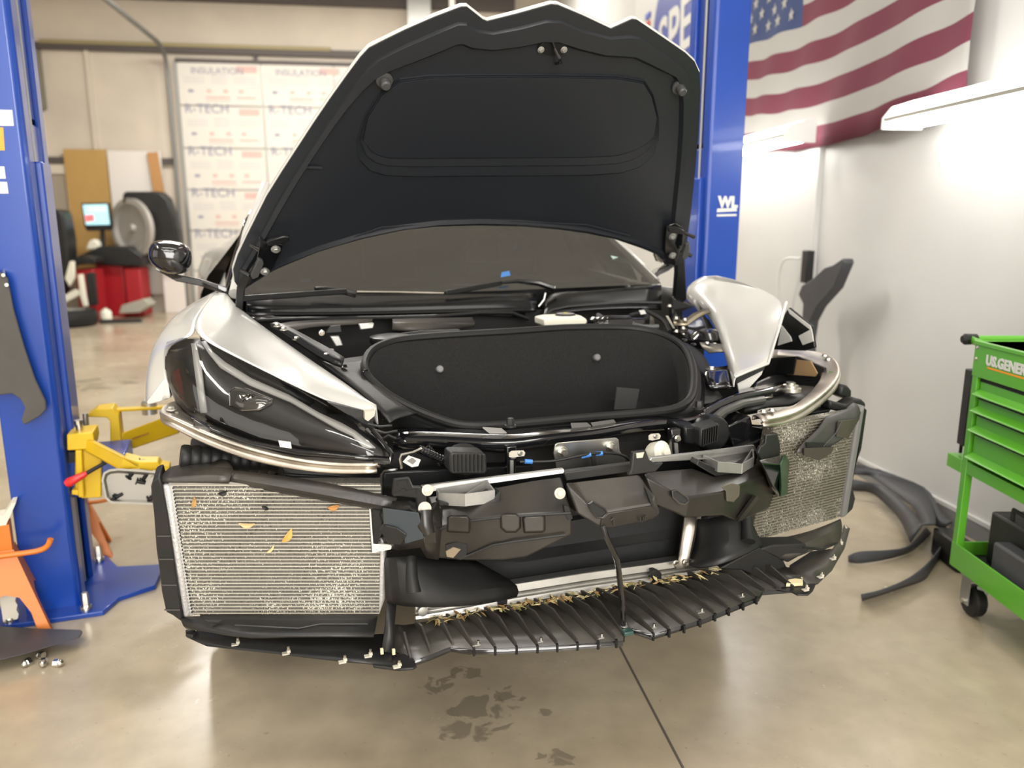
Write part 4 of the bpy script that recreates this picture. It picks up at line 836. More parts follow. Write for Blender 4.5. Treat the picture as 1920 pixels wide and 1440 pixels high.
P('cowl_bolt', MB().tube([Kv(1010, 575, .86), Kv(1020, 562, .86), Kv(1023, 549, .86)], .004, 8), M_galv, cw2)
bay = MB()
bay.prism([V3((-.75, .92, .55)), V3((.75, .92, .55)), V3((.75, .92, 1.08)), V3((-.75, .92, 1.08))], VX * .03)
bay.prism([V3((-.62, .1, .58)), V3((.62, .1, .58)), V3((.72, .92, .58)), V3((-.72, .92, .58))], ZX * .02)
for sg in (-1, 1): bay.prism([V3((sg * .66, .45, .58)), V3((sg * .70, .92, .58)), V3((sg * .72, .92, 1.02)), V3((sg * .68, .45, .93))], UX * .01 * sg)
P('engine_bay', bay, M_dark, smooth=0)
# grey brackets and details under the left of the cowl
strip([[(512, 612, .66), (545, 604, .72), (600, 601, .76), (698, 600, .8)], [(548, 622, .64), (580, 614, .7), (620, 612, .72), (698, 607, .77)]], M_dusty, 'cowl_bracket')
P('bay_cover', MB().grid([[Kv(*p) for p in r] for r in (((736, 600, .8), (770, 599, .8), (885, 597, .82)), ((736, 608, .74), (770, 607, .74), (890, 606, .76)), ((735, 619, .73), (780, 617, .73), (888, 612, .75)), ((775, 622, .73), (800, 621, .73), (855, 617, .74)))]), M_dusty, solid=.004)
P('bay_canister', MB().lathe(Kv(735, 640, .55) - ZX * .1, ZX, [(.06, 0), (.06, .09), (.066, .1), (.066, .115), (.04, .12)], 24).tube([Kv(720, 640, .56), Kv(790, 630, .58), Kv(860, 627, .6)], .018, 10), M_satin)
for pts, m, n_ in ((((619, 631), (636, 630), (644, 648), (630, 650)), M_galv, 'bay_bracket'), (((673, 608), (702, 606), (700, 616), (676, 619)), M_galv, 'bay_bracket'), (((614, 655), (627, 655), (627, 665), (622, 676), (616, 670)), mat('sensor_grey', (.25, .24, .22), .5), 'bay_sensor')):
    P(n_, MB().prism([Kv(x, y, .6) for x, y in pts], VX * .02), m, bevel=.003)
P('bay_bracket', MB().prism([Kv(x, y, .62) for x, y in ((620, 612), (638, 610), (640, 622), (612, 624))], VX * .015), M_satin)
bolt(CARO, Kv(603, 624, .62), -VX, .006, .008, M_chrome)
rl = strip([[(508, 613, .6), (540, 633, .52), (575, 657, .42), (612, 680, .32), (640, 690, .27)], [(520, 610, .6), (552, 622, .54), (590, 645, .45), (622, 662, .38), (645, 678, .32)]], M_satin, 'fender_rail', solid=.012)
for x, y, v in ((521, 620, .57), (533, 627, .54), (613, 676, .35), (557, 645, .48)): bolt(rl, Kv(x, y, v) + ZX * .012, ZX, .008, .007)
P('bay_hose', MB().tube(spline([Kv(555, 632, .55), Kv(572, 640, .5), Kv(590, 650, .45), Kv(600, 668, .4)], 4), .01, 8), M_rubber)
# right hand side of the bay: reservoir, booster, strut tower
rs_ = P('fluid_reservoir', MB().prism([Kv(x, y, .62) for x, y in ((1020, 598), (1035, 595), (1090, 592), (1101, 599), (1102, 605), (1093, 613), (1040, 615), (1021, 612))], VX * .09).prism([Kv(x, y, .64) for x, y in ((1040, 613), (1085, 612), (1082, 622), (1042, 622))], VX * .05), M_cream, bevel=.006, smooth=60)
pc = Kv(1060, 598, .66); P('reservoir_cap', MB().lathe(pc - ZX * .006, ZX, [(.032, 0), (.036, .004), (.036, .018), (.032, .024)], 24), M_plast, rs_)
P('cap_label', MB().lathe(pc + ZX * .0185, ZX, [(.030, 0), (.030, .0005)], 24).lathe(pc + ZX * .0195, ZX, [(.012, 0), (.012, .001)], 16), mat('cap_print', (.3, .3, .29), .5), rs_)
P('cap_mark', MB().lathe(pc + ZX * .0205, ZX, [(.009, 0), (.009, .001)], 16), mat('cap_yellow', (.65, .55, .05), .5), rs_)
P('brake_booster', MB().lathe(Kv(1108, 610, .66), Kv(1200, 608, .7) - Kv(1108, 610, .66), [(.02, 0), (.03, .01), (.022, .02), (.03, .03), (.022, .04), (.03, .05), (.034, .06), (.034, .16), (.025, .17), (.025, .22)], 20), M_gloss)
P('washer_cap', MB().lathe(Kv(1198, 622, .5) - ZX * .03, ZX, [(.035, 0), (.035, .03), (.038, .032), (.038, .04), (.03, .045)], 22), M_plast)
P('bay_strap', MB().tube(spline([Kv(1120, 590, .74), Kv(1140, 600, .7), Kv(1170, 604, .68), Kv(1205, 612, .64), Kv(1235, 612, .62)], 4), .008, 6), mat('strap_grey', (.08, .085, .08), .5))
P('harness', MB().tube(spline([Kv(1205, 580, .74), Kv(1225, 590, .7), Kv(1245, 602, .64), Kv(1256, 622, .58)], 4), .008, 8).tube(spline([Kv(1180, 592, .72), Kv(1200, 588, .72), Kv(1215, 594, .7), Kv(1205, 600, .7)], 4), .008, 8), M_rubber)
P('tag', MB().prism([Kv(x, y, .68) for x, y in ((1198, 582), (1208, 581), (1212, 588), (1202, 590))], VX * .002), M_label)
tw = P('strut_tower', MB().grid([[Kv(*p) for p in r] for r in (((1262, 545, .82), (1290, 552, .82), (1312, 575, .74)), ((1258, 580, .74), (1300, 588, .7), (1325, 600, .62)), ((1262, 615, .62), (1310, 622, .56), (1340, 632, .48)), ((1290, 640, .5), (1320, 640, .47), (1345, 645, .44)))]), M_gloss, solid=.006, sub=1, smooth=60)
P('tower_dome', MB().lathe(Kv(1330, 622, .5) - ZX * .05, ZX, [(.07, 0), (.07, .03), (.05, .05), (.02, .06)], 24), M_gloss, tw)
P('tower_brace', MB().grid([[Kv(*p) for p in r] for r in (((1262, 603, .63), (1285, 601, .62), (1300, 590, .62), (1318, 582, .62), (1328, 580, .62)), ((1264, 612, .6), (1290, 611, .59), (1306, 599, .59), (1322, 590, .59), (1332, 588, .59)))]), mat('brace_bronze', (.3, .26, .19), .35, metal=.9), tw, solid=.006)
for x, y, v in ((1268, 603, .62), (1284, 606, .6), (1281, 622, .56), (1268, 628, .55), (1255, 580, .7)): bolt(tw, Kv(x, y, v) + ZX * .01, ZX, .007, .006)
P('tower_edge', MB().prism([Kv(x, y, .55) for x, y in ((1248, 592), (1253, 592), (1266, 616), (1262, 616))], VX * .004), M_steel, tw)
ap = P('apron_bracket', MB().grid([[Kv(*p) for p in r] for r in (((1312, 644, .44), (1345, 647, .4), (1362, 648, .38)), ((1316, 652, .41), (1345, 655, .37), (1364, 654, .35)), ((1330, 663, .38), (1345, 661, .35), (1366, 661, .33)))]), mat('apron_bronze', (.25, .23, .19), .4, metal=.6), solid=.005)
for x, y in ((1326, 648), (1340, 650)): bolt(ap, Kv(x, y, .41) + ZX * .006, ZX, .006, .005)
P('apron_rail', MB().grid([[Kv(*p) for p in r] for r in (((1322, 695, .25), (1345, 694, .25), (1370, 690, .24)), ((1318, 712, .2), (1345, 714, .19), (1374, 708, .16)), ((1330, 730, .14), (1350, 732, .13), (1378, 728, .1)))]), M_gloss, solid=.01, sub=1)
for x, y in ((1334, 700), (1342, 718)): bolt(CARO, Kv(x, y, .2) + ZX * .012, ZX, .008, .007)

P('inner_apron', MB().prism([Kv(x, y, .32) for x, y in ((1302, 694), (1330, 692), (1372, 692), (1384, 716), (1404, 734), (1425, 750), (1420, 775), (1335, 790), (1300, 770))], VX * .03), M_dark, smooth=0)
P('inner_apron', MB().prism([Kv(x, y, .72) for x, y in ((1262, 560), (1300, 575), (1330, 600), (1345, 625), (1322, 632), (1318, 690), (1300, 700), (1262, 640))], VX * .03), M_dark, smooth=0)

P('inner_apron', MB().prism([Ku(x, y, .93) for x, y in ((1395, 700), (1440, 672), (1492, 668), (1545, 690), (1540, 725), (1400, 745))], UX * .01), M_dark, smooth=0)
def wiper(a, b, pts):
    w = P('wiper', MB().bar(Kv(*a), Kv(*b), .012, .018), M_satin, bevel=.003); P('wiper_arm', MB().tube([Kv(*p) for p in pts], [.012, .011, .008, .006], 8), M_gloss, w)
wiper((452, 560, .74), (650, 546, .86), ((668, 552, .86), (640, 545, .87), (610, 541, .87), (590, 541, .86)))
wiper((836, 549, .93), (940, 531, .98), ((1040, 541, .93), (1010, 531, .96), (970, 527, .98), (940, 530, .97)))
P('wiper_rail', MB().tube([Kv(640, 547, .87), Kv(740, 548, .92), Kv(832, 550, .94)], .004, 6), M_loop)
# ---------------- front trunk ----------------
FA, FB = .89, .34         # rim plane z = FA + FB v
def Kf(x, y, d=0.): return Kp(x, y, (0, -FB, 1), FA + d)
rim = [(684, 695), (687, 676), (700, 659), (725, 647), (760, 639), (840, 632), (960, 625), (1060, 618), (1160, 617), (1210, 622), (1250, 634), (1283, 656), (1298, 690), (1300, 728), (1291, 755), (1262, 771), (1200, 779), (1100, 787), (1000, 796), (930, 802), (880, 803), (840, 796), (780, 773), (730, 746), (695, 716)]
rim_s = spline([Kf(x, y) for x, y in rim], 3, True); cen = sum(rim_s, V3()) / len(rim_s); cen.z -= .02
def shr(pts, k, dz): return [V3((cen.x + (p.x - cen.x) * k, cen.y + (p.y - cen.y) * k, p.z + dz)) for p in pts]
tub = MB(); T0 = shr(rim_s, .975, .002); T1 = shr(rim_s, .96, -.02); T2 = [V3((p.x, p.y, .80 + .08 * (p.y - .03))) for p in shr(rim_s, .93, 0)]
tub.loops([T0, T1, T2], cap=False)
ft = P('front_trunk', tub, M_carpet, smooth=60)
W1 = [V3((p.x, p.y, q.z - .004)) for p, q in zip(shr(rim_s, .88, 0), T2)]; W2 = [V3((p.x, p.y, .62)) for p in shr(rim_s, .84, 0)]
P('trunk_well', MB().loops([T2, W1, W2]), mat('well_shade', (.0035, .004, .0045), .8), ft, smooth=40)  # near-black colour carries the shade of the unlit pit
P('trunk_seal', MB().tube([p + ZX * .006 for p in rim_s], .0115, 10, closed=True), M_rubber, ft)
P('seal_flange', MB().loops([[V3((cen.x + (p.x - cen.x) * k, cen.y + (p.y - cen.y) * k, p.z + dz)) for p in rim_s] for k, dz in ((1.075, -.035), (1.05, -.012), (1.03, -.012), (1.005, -.004))], cap=False), M_satin, ft, smooth=50)
def onwall(x, y, off=-.005):
    # where the ray meets the rear carpet wall: v found from the lofted wall
    best = None
    for k in range(60):
        v = .2 + k * .006; p = Kv(x, y, v); q = [a for a in T2 if abs(a.x - p.x) < .06 and a.y > .3]
        if q and p.y >= min(a.y for a in q) - .012: return p
    return Kv(x, y, .5)
for x, y in ((825, 694), (1120, 672)):
    p = onwall(x, y); P('stud', MB().lathe(p - V3((0, -.012, 0)), V3((0, -1, .3)), [(.011, 0), (.011, .014), (.008, .017)], 18), mat('stud_grey', (.16, .16, .16), .5), ft)
P('strap_pad', MB().prism([Kv(x, y, .31) for x, y in ((1157, 726), (1199, 730), (1192, 766), (1152, 768))], VX * .004), mat('pad_grey', (.035, .036, .036), .9), ft)
# plastic surround beside the tub
outer_l = [(600, 682), (640, 676), (684, 672)]
strip([[(602, 682, .36), (650, 675, .42), (700, 668, .5)], [(622, 698, .30), (650, 697, .33), (688, 696, .36)], [(650, 718, .22), (672, 716, .25), (690, 716, .27)], [(700, 757, .09), (715, 753, .11), (730, 750, .13)], [(730, 795, .0), (745, 785, .03), (780, 778, .06)]], M_plast, 'trunk_surround', solid=.006)
for x, y, v in ((647, 694, .33), (686, 702, .3), (725, 792, .03)): bolt(CARO, Kv(x, y, v) + ZX * .008, ZX, .006, .005, M_gloss)
sr = strip([[(1240, 632, .5), (1275, 640, .48), (1305, 655, .4)], [(1285, 660, .4), (1300, 665, .38), (1325, 672, .34)], [(1298, 690, .32), (1312, 694, .3), (1338, 706, .24)], [(1299, 725, .22), (1315, 728, .2), (1345, 738, .14)], [(1288, 756, .13), (1320, 762, .1), (1360, 752, .08)]], M_plast, 'trunk_surround', solid=.006)
for x, y in ((1283, 645), (1300, 653), (1320, 706), (1333, 732)): P('clip', MB().lathe(Kv(x, y, .3) + ZX * .01, ZX, [(.008, 0), (.008, .004), (.004, .006)], 12), M_gloss, sr)
P('surround_block', MB().prism([Kv(x, y, .24) for x, y in ((1303, 696), (1312, 690), (1326, 706), (1338, 722), (1322, 724), (1314, 716))], VX * .03), M_plast, sr, bevel=.004)

# ---------------- upper tie bar ----------------
bar_t = [(738, 806, 824, 841), (800, 806, 822, 836), (870, 809, 826, 838), (930, 811, 830, 842), (965, 812, 829, 846), (1000, 808, 824, 836), (1060, 802, 815, 828), (1110, 799, 812, 824), (1160, 791, 802, 813), (1210, 780, 794, 806), (1260, 777, 789, 802), (1310, 771, 785, 800), (1345, 762, 777, 792)]
vb = lambda x: -.08 + .3 * ((x - 1010) / 330.) ** 2 * .42
rows = [[], [], [], [], []]
for x, y0, y1, y2 in bar_t:
    v = vb(x); rows[0].append(Kv(x, y0, v + .06)); rows[1].append(Kv(x, y1, v)); rows[2].append(Kv(x, y1 + 4, v - .008)); rows[3].append(Kv(x, y2, v - .006)); rows[4].append(Kv(x, y2 + 3, v + .03))
tb = P('tie_bar', MB().grid(rows), M_gloss, solid=.006, sub=1, smooth=60)
for x, y, v in ((957, 806, -.05), (1310, 772, -.02)): bolt(tb, Kv(x, y, v) + ZX * .008, ZX, .01, .016, M_plast)
for pl in (((905, 812), (940, 814), (950, 822), (918, 822)), ((1070, 804), (1100, 803), (1108, 809), (1072, 812)), ((1108, 803), (1150, 797), (1156, 804), (1112, 809)), ((1286, 781), (1322, 775), (1328, 782), (1290, 788))):
    P('tie_bar_plate', MB().prism([Kv(x, y, vb(x) + .035) + ZX * .012 for x, y in pl], ZX * .003), mat('plate_grey', (.2, .2, .19), .4, metal=.7), tb)
# the bar running to the right rail
rr = strip([[(1318, 790, -.05), (1340, 775, -.03), (1375, 757, .0), (1420, 747, .03), (1470, 738, .08)], [(1330, 772, .02), (1350, 762, .04), (1385, 745, .07), (1425, 735, .1), (1468, 727, .14)]], M_gloss, 'rail_bar', solid=.02)
P('rail_tube', MB().tube([Kv(1333, 790, -.05), Kv(1355, 772, -.03), Kv(1390, 757, .0), Kv(1430, 750, .03)], .012, 10), mat('rail_grey', (.1, .1, .095), .35, metal=.5), rr)
P('upper_tube', MB().tube([Kv(1395, 745, .1), Kv(1430, 735, .13), Kv(1468, 728, .16)], .012, 10), M_loop, rr)
# stays under the bar
for x0, y0, x1, y1, v in ((960, 838, 960, 890, -.1), (1268, 806, 1270, 856, -.1)):
    s_ = P('tie_bar_stay', MB().prism([Kv(x0 - 10, y0, v), Kv(x0 + 9, y0 - 2, v), Kv(x1 + 8, y1, v), Kv(x1 - 8, y1, v)], VX * .02), M_gloss, tb, bevel=.003)
    P('stay_rib', MB().prism([Kv(x0 - 3, y0 + 25, v - .004), Kv(x0 + 3, y0 + 25, v - .004), Kv(x1 + 3, y1, v - .004), Kv(x1 - 3, y1, v - .004)], VX * .01), M_galv, s_)
    bolt(s_, Kv(x0 + 2, y0 + 16, v - .002), -VX, .006, .008, M_steel)
# dark back of the nose
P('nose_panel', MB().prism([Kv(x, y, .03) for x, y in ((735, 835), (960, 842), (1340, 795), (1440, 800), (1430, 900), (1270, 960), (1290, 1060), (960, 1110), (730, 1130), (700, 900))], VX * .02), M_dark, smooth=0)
# horns
def horn(pl, v, slats, hs):
    h = P('horn', MB().prism([Kv(x, y, v) for x, y in pl], VX * .05), M_plast, bevel=.006, smooth=30)
    sl = MB()
    for a, b in slats: sl.prism([Kv(a[0] - hs, a[1], v - .006), Kv(a[0] + hs, a[1], v - .006), Kv(b[0] + hs, b[1], v - .006), Kv(b[0] - hs, b[1], v - .006)], VX * .012)
    P('horn_slats', sl, M_satin, h)
    return h
h1 = horn(((843, 851), (850, 848), (905, 849), (912, 853), (914, 884), (909, 890), (848, 889), (843, 884)), -.15, [((853 + 7.6 * k, 853), (853.5 + 7.5 * k, 885)) for k in range(8)], 1.6)
P('horn_body', MB().lathe(Kv(878, 868, -.09), VX, [(.03, 0), (.045, .03), (.04, .06), (.02, .07)], 20), M_plast, h1)
h2 = horn(((1313, 806), (1318, 802), (1346, 793), (1351, 797), (1347, 826), (1342, 831), (1318, 840), (1312, 837)), -.13, [((1320 + 4.4 * k, 807 - 1.4 * k), (1319 + 4.2 * k, 836 - 1.5 * k)) for k in range(7)], .9)
P('horn_body', MB().prism([Kv(x, y, -.1) for x, y in ((1283, 800), (1316, 800), (1316, 838), (1285, 832))], VX * .09).lathe(Kv(1342, 815, -.09), VX, [(.045, 0), (.05, .02), (.045, .05), (.02, .06)], 20), M_satin, h2, bevel=.006)
for x, y, w_ in ((970, 852, 15), (1228, 820, 11)):
    t_ = P('mounting_tab', MB().prism([Kv(x - w_, y - 2, -.12), Kv(x - w_ + 5, y - 6, -.12), Kv(x + w_ - 3, y - 7, -.12), Kv(x + w_, y - 3, -.12), Kv(x + w_ - 2, y + 3, -.12), Kv(x - w_ + 6, y + 6, -.12), Kv(x - w_, y + 5, -.12)], VX * .004), M_nylon); bolt(t_, Kv(x + w_ - 10, y - 2, -.121), -VX, .004, .006)
# aluminium plate with two bolts, cable with blue tape
pl_ = P('aluminium_plate', MB().prism([Kv(x, y, -.11) for x, y in ((1041, 834), (1046, 831), (1155, 821), (1160, 824), (1162, 845), (1172, 862), (1172, 878), (1045, 888), (1042, 866), (1038, 850))], VX * .006), M_alu, bevel=.001)
for x, y in ((1054, 847), (1145, 837)): bolt(pl_, Kv(x, y, -.111), -VX, .009, .016, M_steel)
P('cable', MB().tube(spline([Kv(975, 866, -.13), Kv(1000, 866, -.14), Kv(1040, 864, -.15), Kv(1090, 854, -.155), Kv(1115, 850, -.155), Kv(1150, 850, -.155), Kv(1172, 856, -.15), Kv(1182, 865, -.14)], 4), .0035, 8), M_rubber)
for a, b in (((984, 865), (998, 866)), ((1090, 856), (1108, 852)), ((1116, 851), (1130, 850))): P('cable_tape', MB().tube([Kv(*a, -.15 if a[0] > 1000 else -.137), Kv(*b, -.1555 if a[0] > 1000 else -.14)], .0055, 8), M_bluetape, label='blue tape on the cable')
P('cable_bracket', MB().prism([Kv(x, y, -.157) for x, y in ((1108, 849), (1117, 849), (1119, 880), (1113, 882))], VX * .006), M_rubber)
P('sensor_motor', MB().lathe(Kv(1222, 852, -.06), V3((.3, -1, .4)), [(.025, 0), (.03, .01), (.03, .04), (.012, .045), (.012, .055)], 18), M_cream)
P('ribbed_hose', MB().tube([lerp(Kv(785, 842, -.06), Kv(845, 868, -.1), t / 24) for t in range(25)], [.011 if t % 2 else .009 for t in range(25)], 10).tube([lerp(Kv(800, 838, -.04), Kv(830, 870, -.07), t / 16) for t in range(17)], [.011 if t % 2 else .009 for t in range(17)], 10), M_gloss)
P('paper_tag', MB().prism([Kv(x, y, -.1) for x, y in ((755, 866), (766, 854), (789, 862), (784, 874), (772, 876))], VX * .001), M_label)
P('tag_code', MB().prism([Kv(x, y, -.1015) for x, y in ((763, 864), (773, 858), (781, 864), (774, 871))], VX * .0004), mat('tag_ink', (.2, .19, .18), .7))
P('corner_bracket', MB().tube([Kv(753, 878, -.13), Kv(750, 860, -.13), Kv(752, 853, -.13), Kv(775, 848, -.12), Kv(790, 841, -.1)], .003, 6), M_steel)
P('clip_strip', MB().tube([Kv(716, 910, -.14), Kv(716, 890, -.14), Kv(720, 884, -.14), Kv(745, 880, -.14)], .004, 6), M_gloss)
P('nose_box', MB().prism([Kv(x, y, -.05) for x, y in ((1385, 790), (1408, 780), (1412, 800), (1432, 803), (1436, 830), (1420, 850), (1375, 838), (1362, 800))], VX * .1).prism([Kv(x, y, -.07) for x, y in ((1340, 860), (1440, 818), (1470, 812), (1466, 832), (1345, 872))], VX * .06), M_gloss, bevel=.004)
P('nose_duct', MB().prism([Kv(x, y, -.06) for x, y in ((720, 885), (838, 880), (1000, 872), (1000, 900), (850, 912), (780, 920), (715, 915))], VX * .04), M_satin, bevel=.004)

# ---------------- aluminium loops that carry the head lamps ----------------
def loop(rows, name='headlight_loop', dz=0):
    r3 = []
    for i, o, b in rows:
        i, o, b = Kv(*i), Kv(*o), Kv(*b); r3.append([i - ZX * .018, i, lerp(i, o, .85) + ZX * .001, o, lerp(o, b, .45) + V3((0, .012, 0)), lerp(o, b, .6) + V3((0, .012, 0)), b, b + V3((0, .02, -.004))])
    return P(name, MB().grid(r3), M_loop, solid=.003, sub=2, smooth=60)
ll = loop([((712, 862, -.10), (708, 872, -.13), (708, 886, -.13)), ((640, 858, -.05), (620, 873, -.09), (620, 889, -.09)), ((560, 850, -.0), (530, 859, -.05), (530, 877, -.05)), ((480, 838, .03), (440, 835, -.01), (440, 854, -.01)), ((415, 815, .08), (370, 807, .04), (370, 826, .04)), ((380, 793, .12), (320, 782, .08), (322, 799, .08)), ((355, 775, .17), (296, 777, .12), (299, 792, .12)), ((342, 765, .23), (304, 764, .19), (307, 776, .19)), ((345, 757, .31), (318, 755, .28), (320, 763, .28)), ((380, 752, .42), (372, 745, .42), (374, 752, .42))])
for x, y in ((322, 772), (329, 781)): bolt(ll, Kv(x, y, .145) + ZX * .004, ZX, .008, .006, M_steel)
text_mesh('stamping', '23420503', .02, Kv(418, 836, .022) + ZX * .006, Kv(460, 845, .0) - Kv(418, 836, .022), V3((.1, 1, .1)), M_nylon, ll, .0006)
lr = loop([((1412, 775, -.09), (1430, 790, -.13), (1433, 800, -.13)), ((1465, 767, -.05), (1475, 784, -.09), (1478, 797, -.09)), ((1495, 757, 0), (1512, 766, -.03), (1514, 781, -.03)), ((1530, 722, .09), (1562, 727, .06), (1564, 742, .06)), ((1545, 700, .15), (1578, 700, .12), (1581, 712, .12)), ((1538, 684, .21), (1571, 678, .18), (1577, 690, .18)), ((1520, 673, .29), (1550, 662, .27), (1556, 669, .27)), ((1490, 668, .39), (1505, 657, .40), (1510, 662, .4)), ((1450, 666, .5), (1455, 656, .52), (1458, 658, .5))])
for x, y, v in ((1431, 775, -.09), (1447, 773, -.08), (1546, 670, .24), (1552, 677, .22)): bolt(lr, Kv(x, y, v) + ZX * .004, ZX, .008, .005, M_steel)
P('loop_patch', MB().prism([Kv(x, y, .13) + ZX * .006 for x, y in ((1554, 700), (1572, 704), (1570, 713), (1551, 708))], ZX * .002), M_chrome, lr)
# inside the right loop
P('wheel_liner', MB().grid([[Kv(*p) for p in r] for r in (((1415, 722, .28), (1440, 708, .33), (1480, 700, .36), (1520, 706, .33), (1545, 725, .25)), ((1412, 735, .24), (1440, 724, .27), (1480, 718, .28), (1515, 725, .25), (1538, 742, .18)), ((1405, 760, .12), (1440, 760, .13), (1480, 755, .13), (1510, 748, .1), (1525, 748, .1)))]), M_satin, solid=.006, sub=2, smooth=60)
sv = P('lamp_shelf', MB().grid([[Kv(*p) for p in r] for r in (((1400, 752, .08), (1440, 738, .12), (1490, 728, .16), (1525, 730, .14)), ((1395, 775, .0), (1440, 765, .02), (1480, 762, .03), (1505, 755, .03)))]), M_plast, solid=.01, smooth=30)
for x, y, r_ in ((1433, 743, .018), (1482, 733, .022)):
    P('shelf_stud', MB().lathe(Kv(x, y, .08) - ZX * .0, ZX, [(r_ * 1.4, 0), (r_ * 1.4, .01), (r_, .012), (r_, .018), (r_ * .6, .02), (r_ * .6, .026)], 18), M_steel, sv)
P('liner_tag', MB().prism([Kv(x, y, .3) for x, y in ((1490, 725), (1500, 721), (1512, 724), (1504, 731))], VX * .004), M_castalu, sv)
P('body_panel', MB().prism([Ku(x, y, .922) for x, y in ((1475, 672), (1520, 678), (1532, 700), (1528, 706), (1475, 702))], UX * .004), mat('card_brown', (.33, .21, .1), .7))
P('wheel_pillar', MB().prism([Ku(x, y, .912) for x, y in ((1456, 700), (1468, 672), (1492, 668), (1486, 702))], UX * .006), M_satin)
# ---------------- head lamp, left ----------------
U_ = [(313, 641, .33), (341, 633, .30), (370, 632, .26), (435, 666, .19), (510, 703, .13), (585, 740, .08), (650, 773, .03), (700, 809, -.02), (732, 845, -.07)]
L_ = [(314, 716, .27), (329, 752, .21), (352, 776, .15), (400, 803, .09), (470, 827, .04), (560, 845, -.02), (650, 856, -.07), (715, 858, -.10), (735, 858, -.09)]
UU, LL = [Kv(*p) for p in U_], [Kv(*p) for p in L_]
def hl(i, t, d=0.):    # i along the lamp (0..8), t from the top edge to the bottom edge, d sunk behind the lens
    k = min(int(i), 7); f = i - k; a, b = lerp(UU[k], UU[k + 1], f), lerp(LL[k], LL[k + 1], f)
    return lerp(a, b, t) + V3((-.2, -1, .45)).normalized() * (.03 * 4 * t * (1 - t) * min(1, (8 - i) / 2 + .05) - d)
hrow = lambda d, n=6: [[hl(i * .5, t / n, d) for i in range(17)] for t in range(n + 1)]
hz = P('headlight', MB().grid(hrow(.028)), mat('lamp_bowl', (.02, .02, .02), .3), solid=.006, smooth=70)
P('lens', MB().grid(hrow(0.)), M_lens, hz, smooth=70)
def hpx(x, y, d=.012):  # point on the sunken lamp bowl seen at pixel
    best = None
    for i in range(81):
        for t in range(21):
            p = hl(i / 10, t / 20, d)
            w = wor(*p); q = w - CAM; Y = q.y * CP - q.z * SP; X = q.x; Zc = q.y * SP + q.z * CP
            e = (960 + FPX * X / Y - x) ** 2 + (720 - FPX * Zc / Y - y) ** 2
            if best is None or e < best[0]: best = (e, p)
    return best[1]
def ribbon(up, lo, d0, th=.004): 
    a, b = [hpx(x, y, d0) for x, y in up], [hpx(x, y, d0) for x, y in lo]; return MB().grid([a, b])
P('light_guide', ribbon([(382, 642), (398, 664), (420, 683), (470, 710), (540, 745), (600, 776), (640, 797), (668, 812), (690, 830), (703, 842)], [(378, 645), (390, 668), (412, 690), (470, 722), (540, 757), (600, 788), (636, 806), (660, 820), (680, 838), (692, 842)], .016), M_drl, hz, solid=.006, smooth=50)
P('side_guide', ribbon([(372, 645), (378, 690), (385, 730), (392, 774)], [(362, 645), (368, 690), (374, 730), (383, 774)], .016), M_drl, hz, solid=.006)
P('side_reflector', ribbon([(318, 655), (322, 700), (334, 742)], [(352, 650), (354, 700), (360, 760)], .02), mat('lamp_smoke', (.1, .09, .08), .15, coat=.5), hz)
P('red_reflection', ribbon([(322, 700), (328, 722), (338, 745)], [(335, 690), (341, 715), (348, 752)], .018), mat('reflection_red', (.22, .015, .012), .25, coat=.5), hz)  # red reflection of the shop, put in as a coloured strip
pcx = [(432, 736), (446, 728), (466, 729), (490, 742), (510, 752), (509, 758), (488, 767), (458, 769), (436, 760)]
pr_o = [hpx(x, y, .022) for x, y in pcx]; pc0 = sum(pr_o, V3()) / len(pr_o); dv = V3((-.2, -1, .45)).normalized()
P('projector', MB().loops([pr_o, [p + dv * .006 for p in pr_o], [lerp(p, pc0, .25) + dv * .012 for p in pr_o], [lerp(p, pc0, .6) + dv * .015 for p in pr_o]]), mat('projector_glass', (.12, .12, .11), .05, metal=.6, coat=1), hz, smooth=40)
P('projector_ring', MB().tube([p + dv * .006 for p in pr_o], .0022, 6, closed=True), M_chrome, hz)
P('projector_core', MB().grid([[pc0 + dv * (.017 + .002 * math.cos(a * 3 + b)) + UX * (.004 * (a - 3) * 1.2) + ZX * (.004 * (b - 2)) for a in range(7)] for b in range(5)]), M_chrome, hz, smooth=0)
P('lamp_blade', ribbon([(440, 672), (470, 690), (540, 724), (590, 755)], [(445, 684), (470, 704), (530, 734), (580, 762)], .017), M_satin, hz, solid=.004)
P('lamp_bracket', MB().grid([[Kv(*p) for p in r] for r in (((362, 782, .11), (400, 803, .06), (470, 828, .02), (560, 846, -.04), (660, 857, -.09), (733, 862, -.11)), ((362, 790, .1), (400, 812, .05), (470, 838, .01), (560, 855, -.05), (660, 862, -.1), (730, 868, -.12)))]), M_gloss, hz, solid=.008, smooth=40)
P('bracket_foot', MB().prism([Kv(x, y, .055) for x, y in ((362, 783), (390, 800), (410, 815), (395, 826), (378, 825), (363, 815))], VX * .01), M_gloss, hz, bevel=.003)
P('lamp_label', MB().prism([Kv(x, y, -.055) for x, y in ((522, 826), (545, 829), (547, 841), (525, 838))], VX * .002), M_label, hz)
P('lamp_tip', MB().tube([Kv(700, 808, -.03), Kv(722, 834, -.075), Kv(734, 852, -.11), Kv(730, 868, -.12), Kv(700, 866, -.12)], .006, 8), M_gloss, hz)
P('fender_clip', MB().prism([Kv(x, y, .0) for x, y in ((684, 772), (704, 770), (702, 780), (690, 790), (684, 786))], VX * .02), M_nylon)
P('tip_bracket', MB().prism([Kv(x, y, .02) for x, y in ((615, 755), (700, 774), (700, 800), (716, 815), (690, 800), (650, 776))], VX * .03), M_plast)
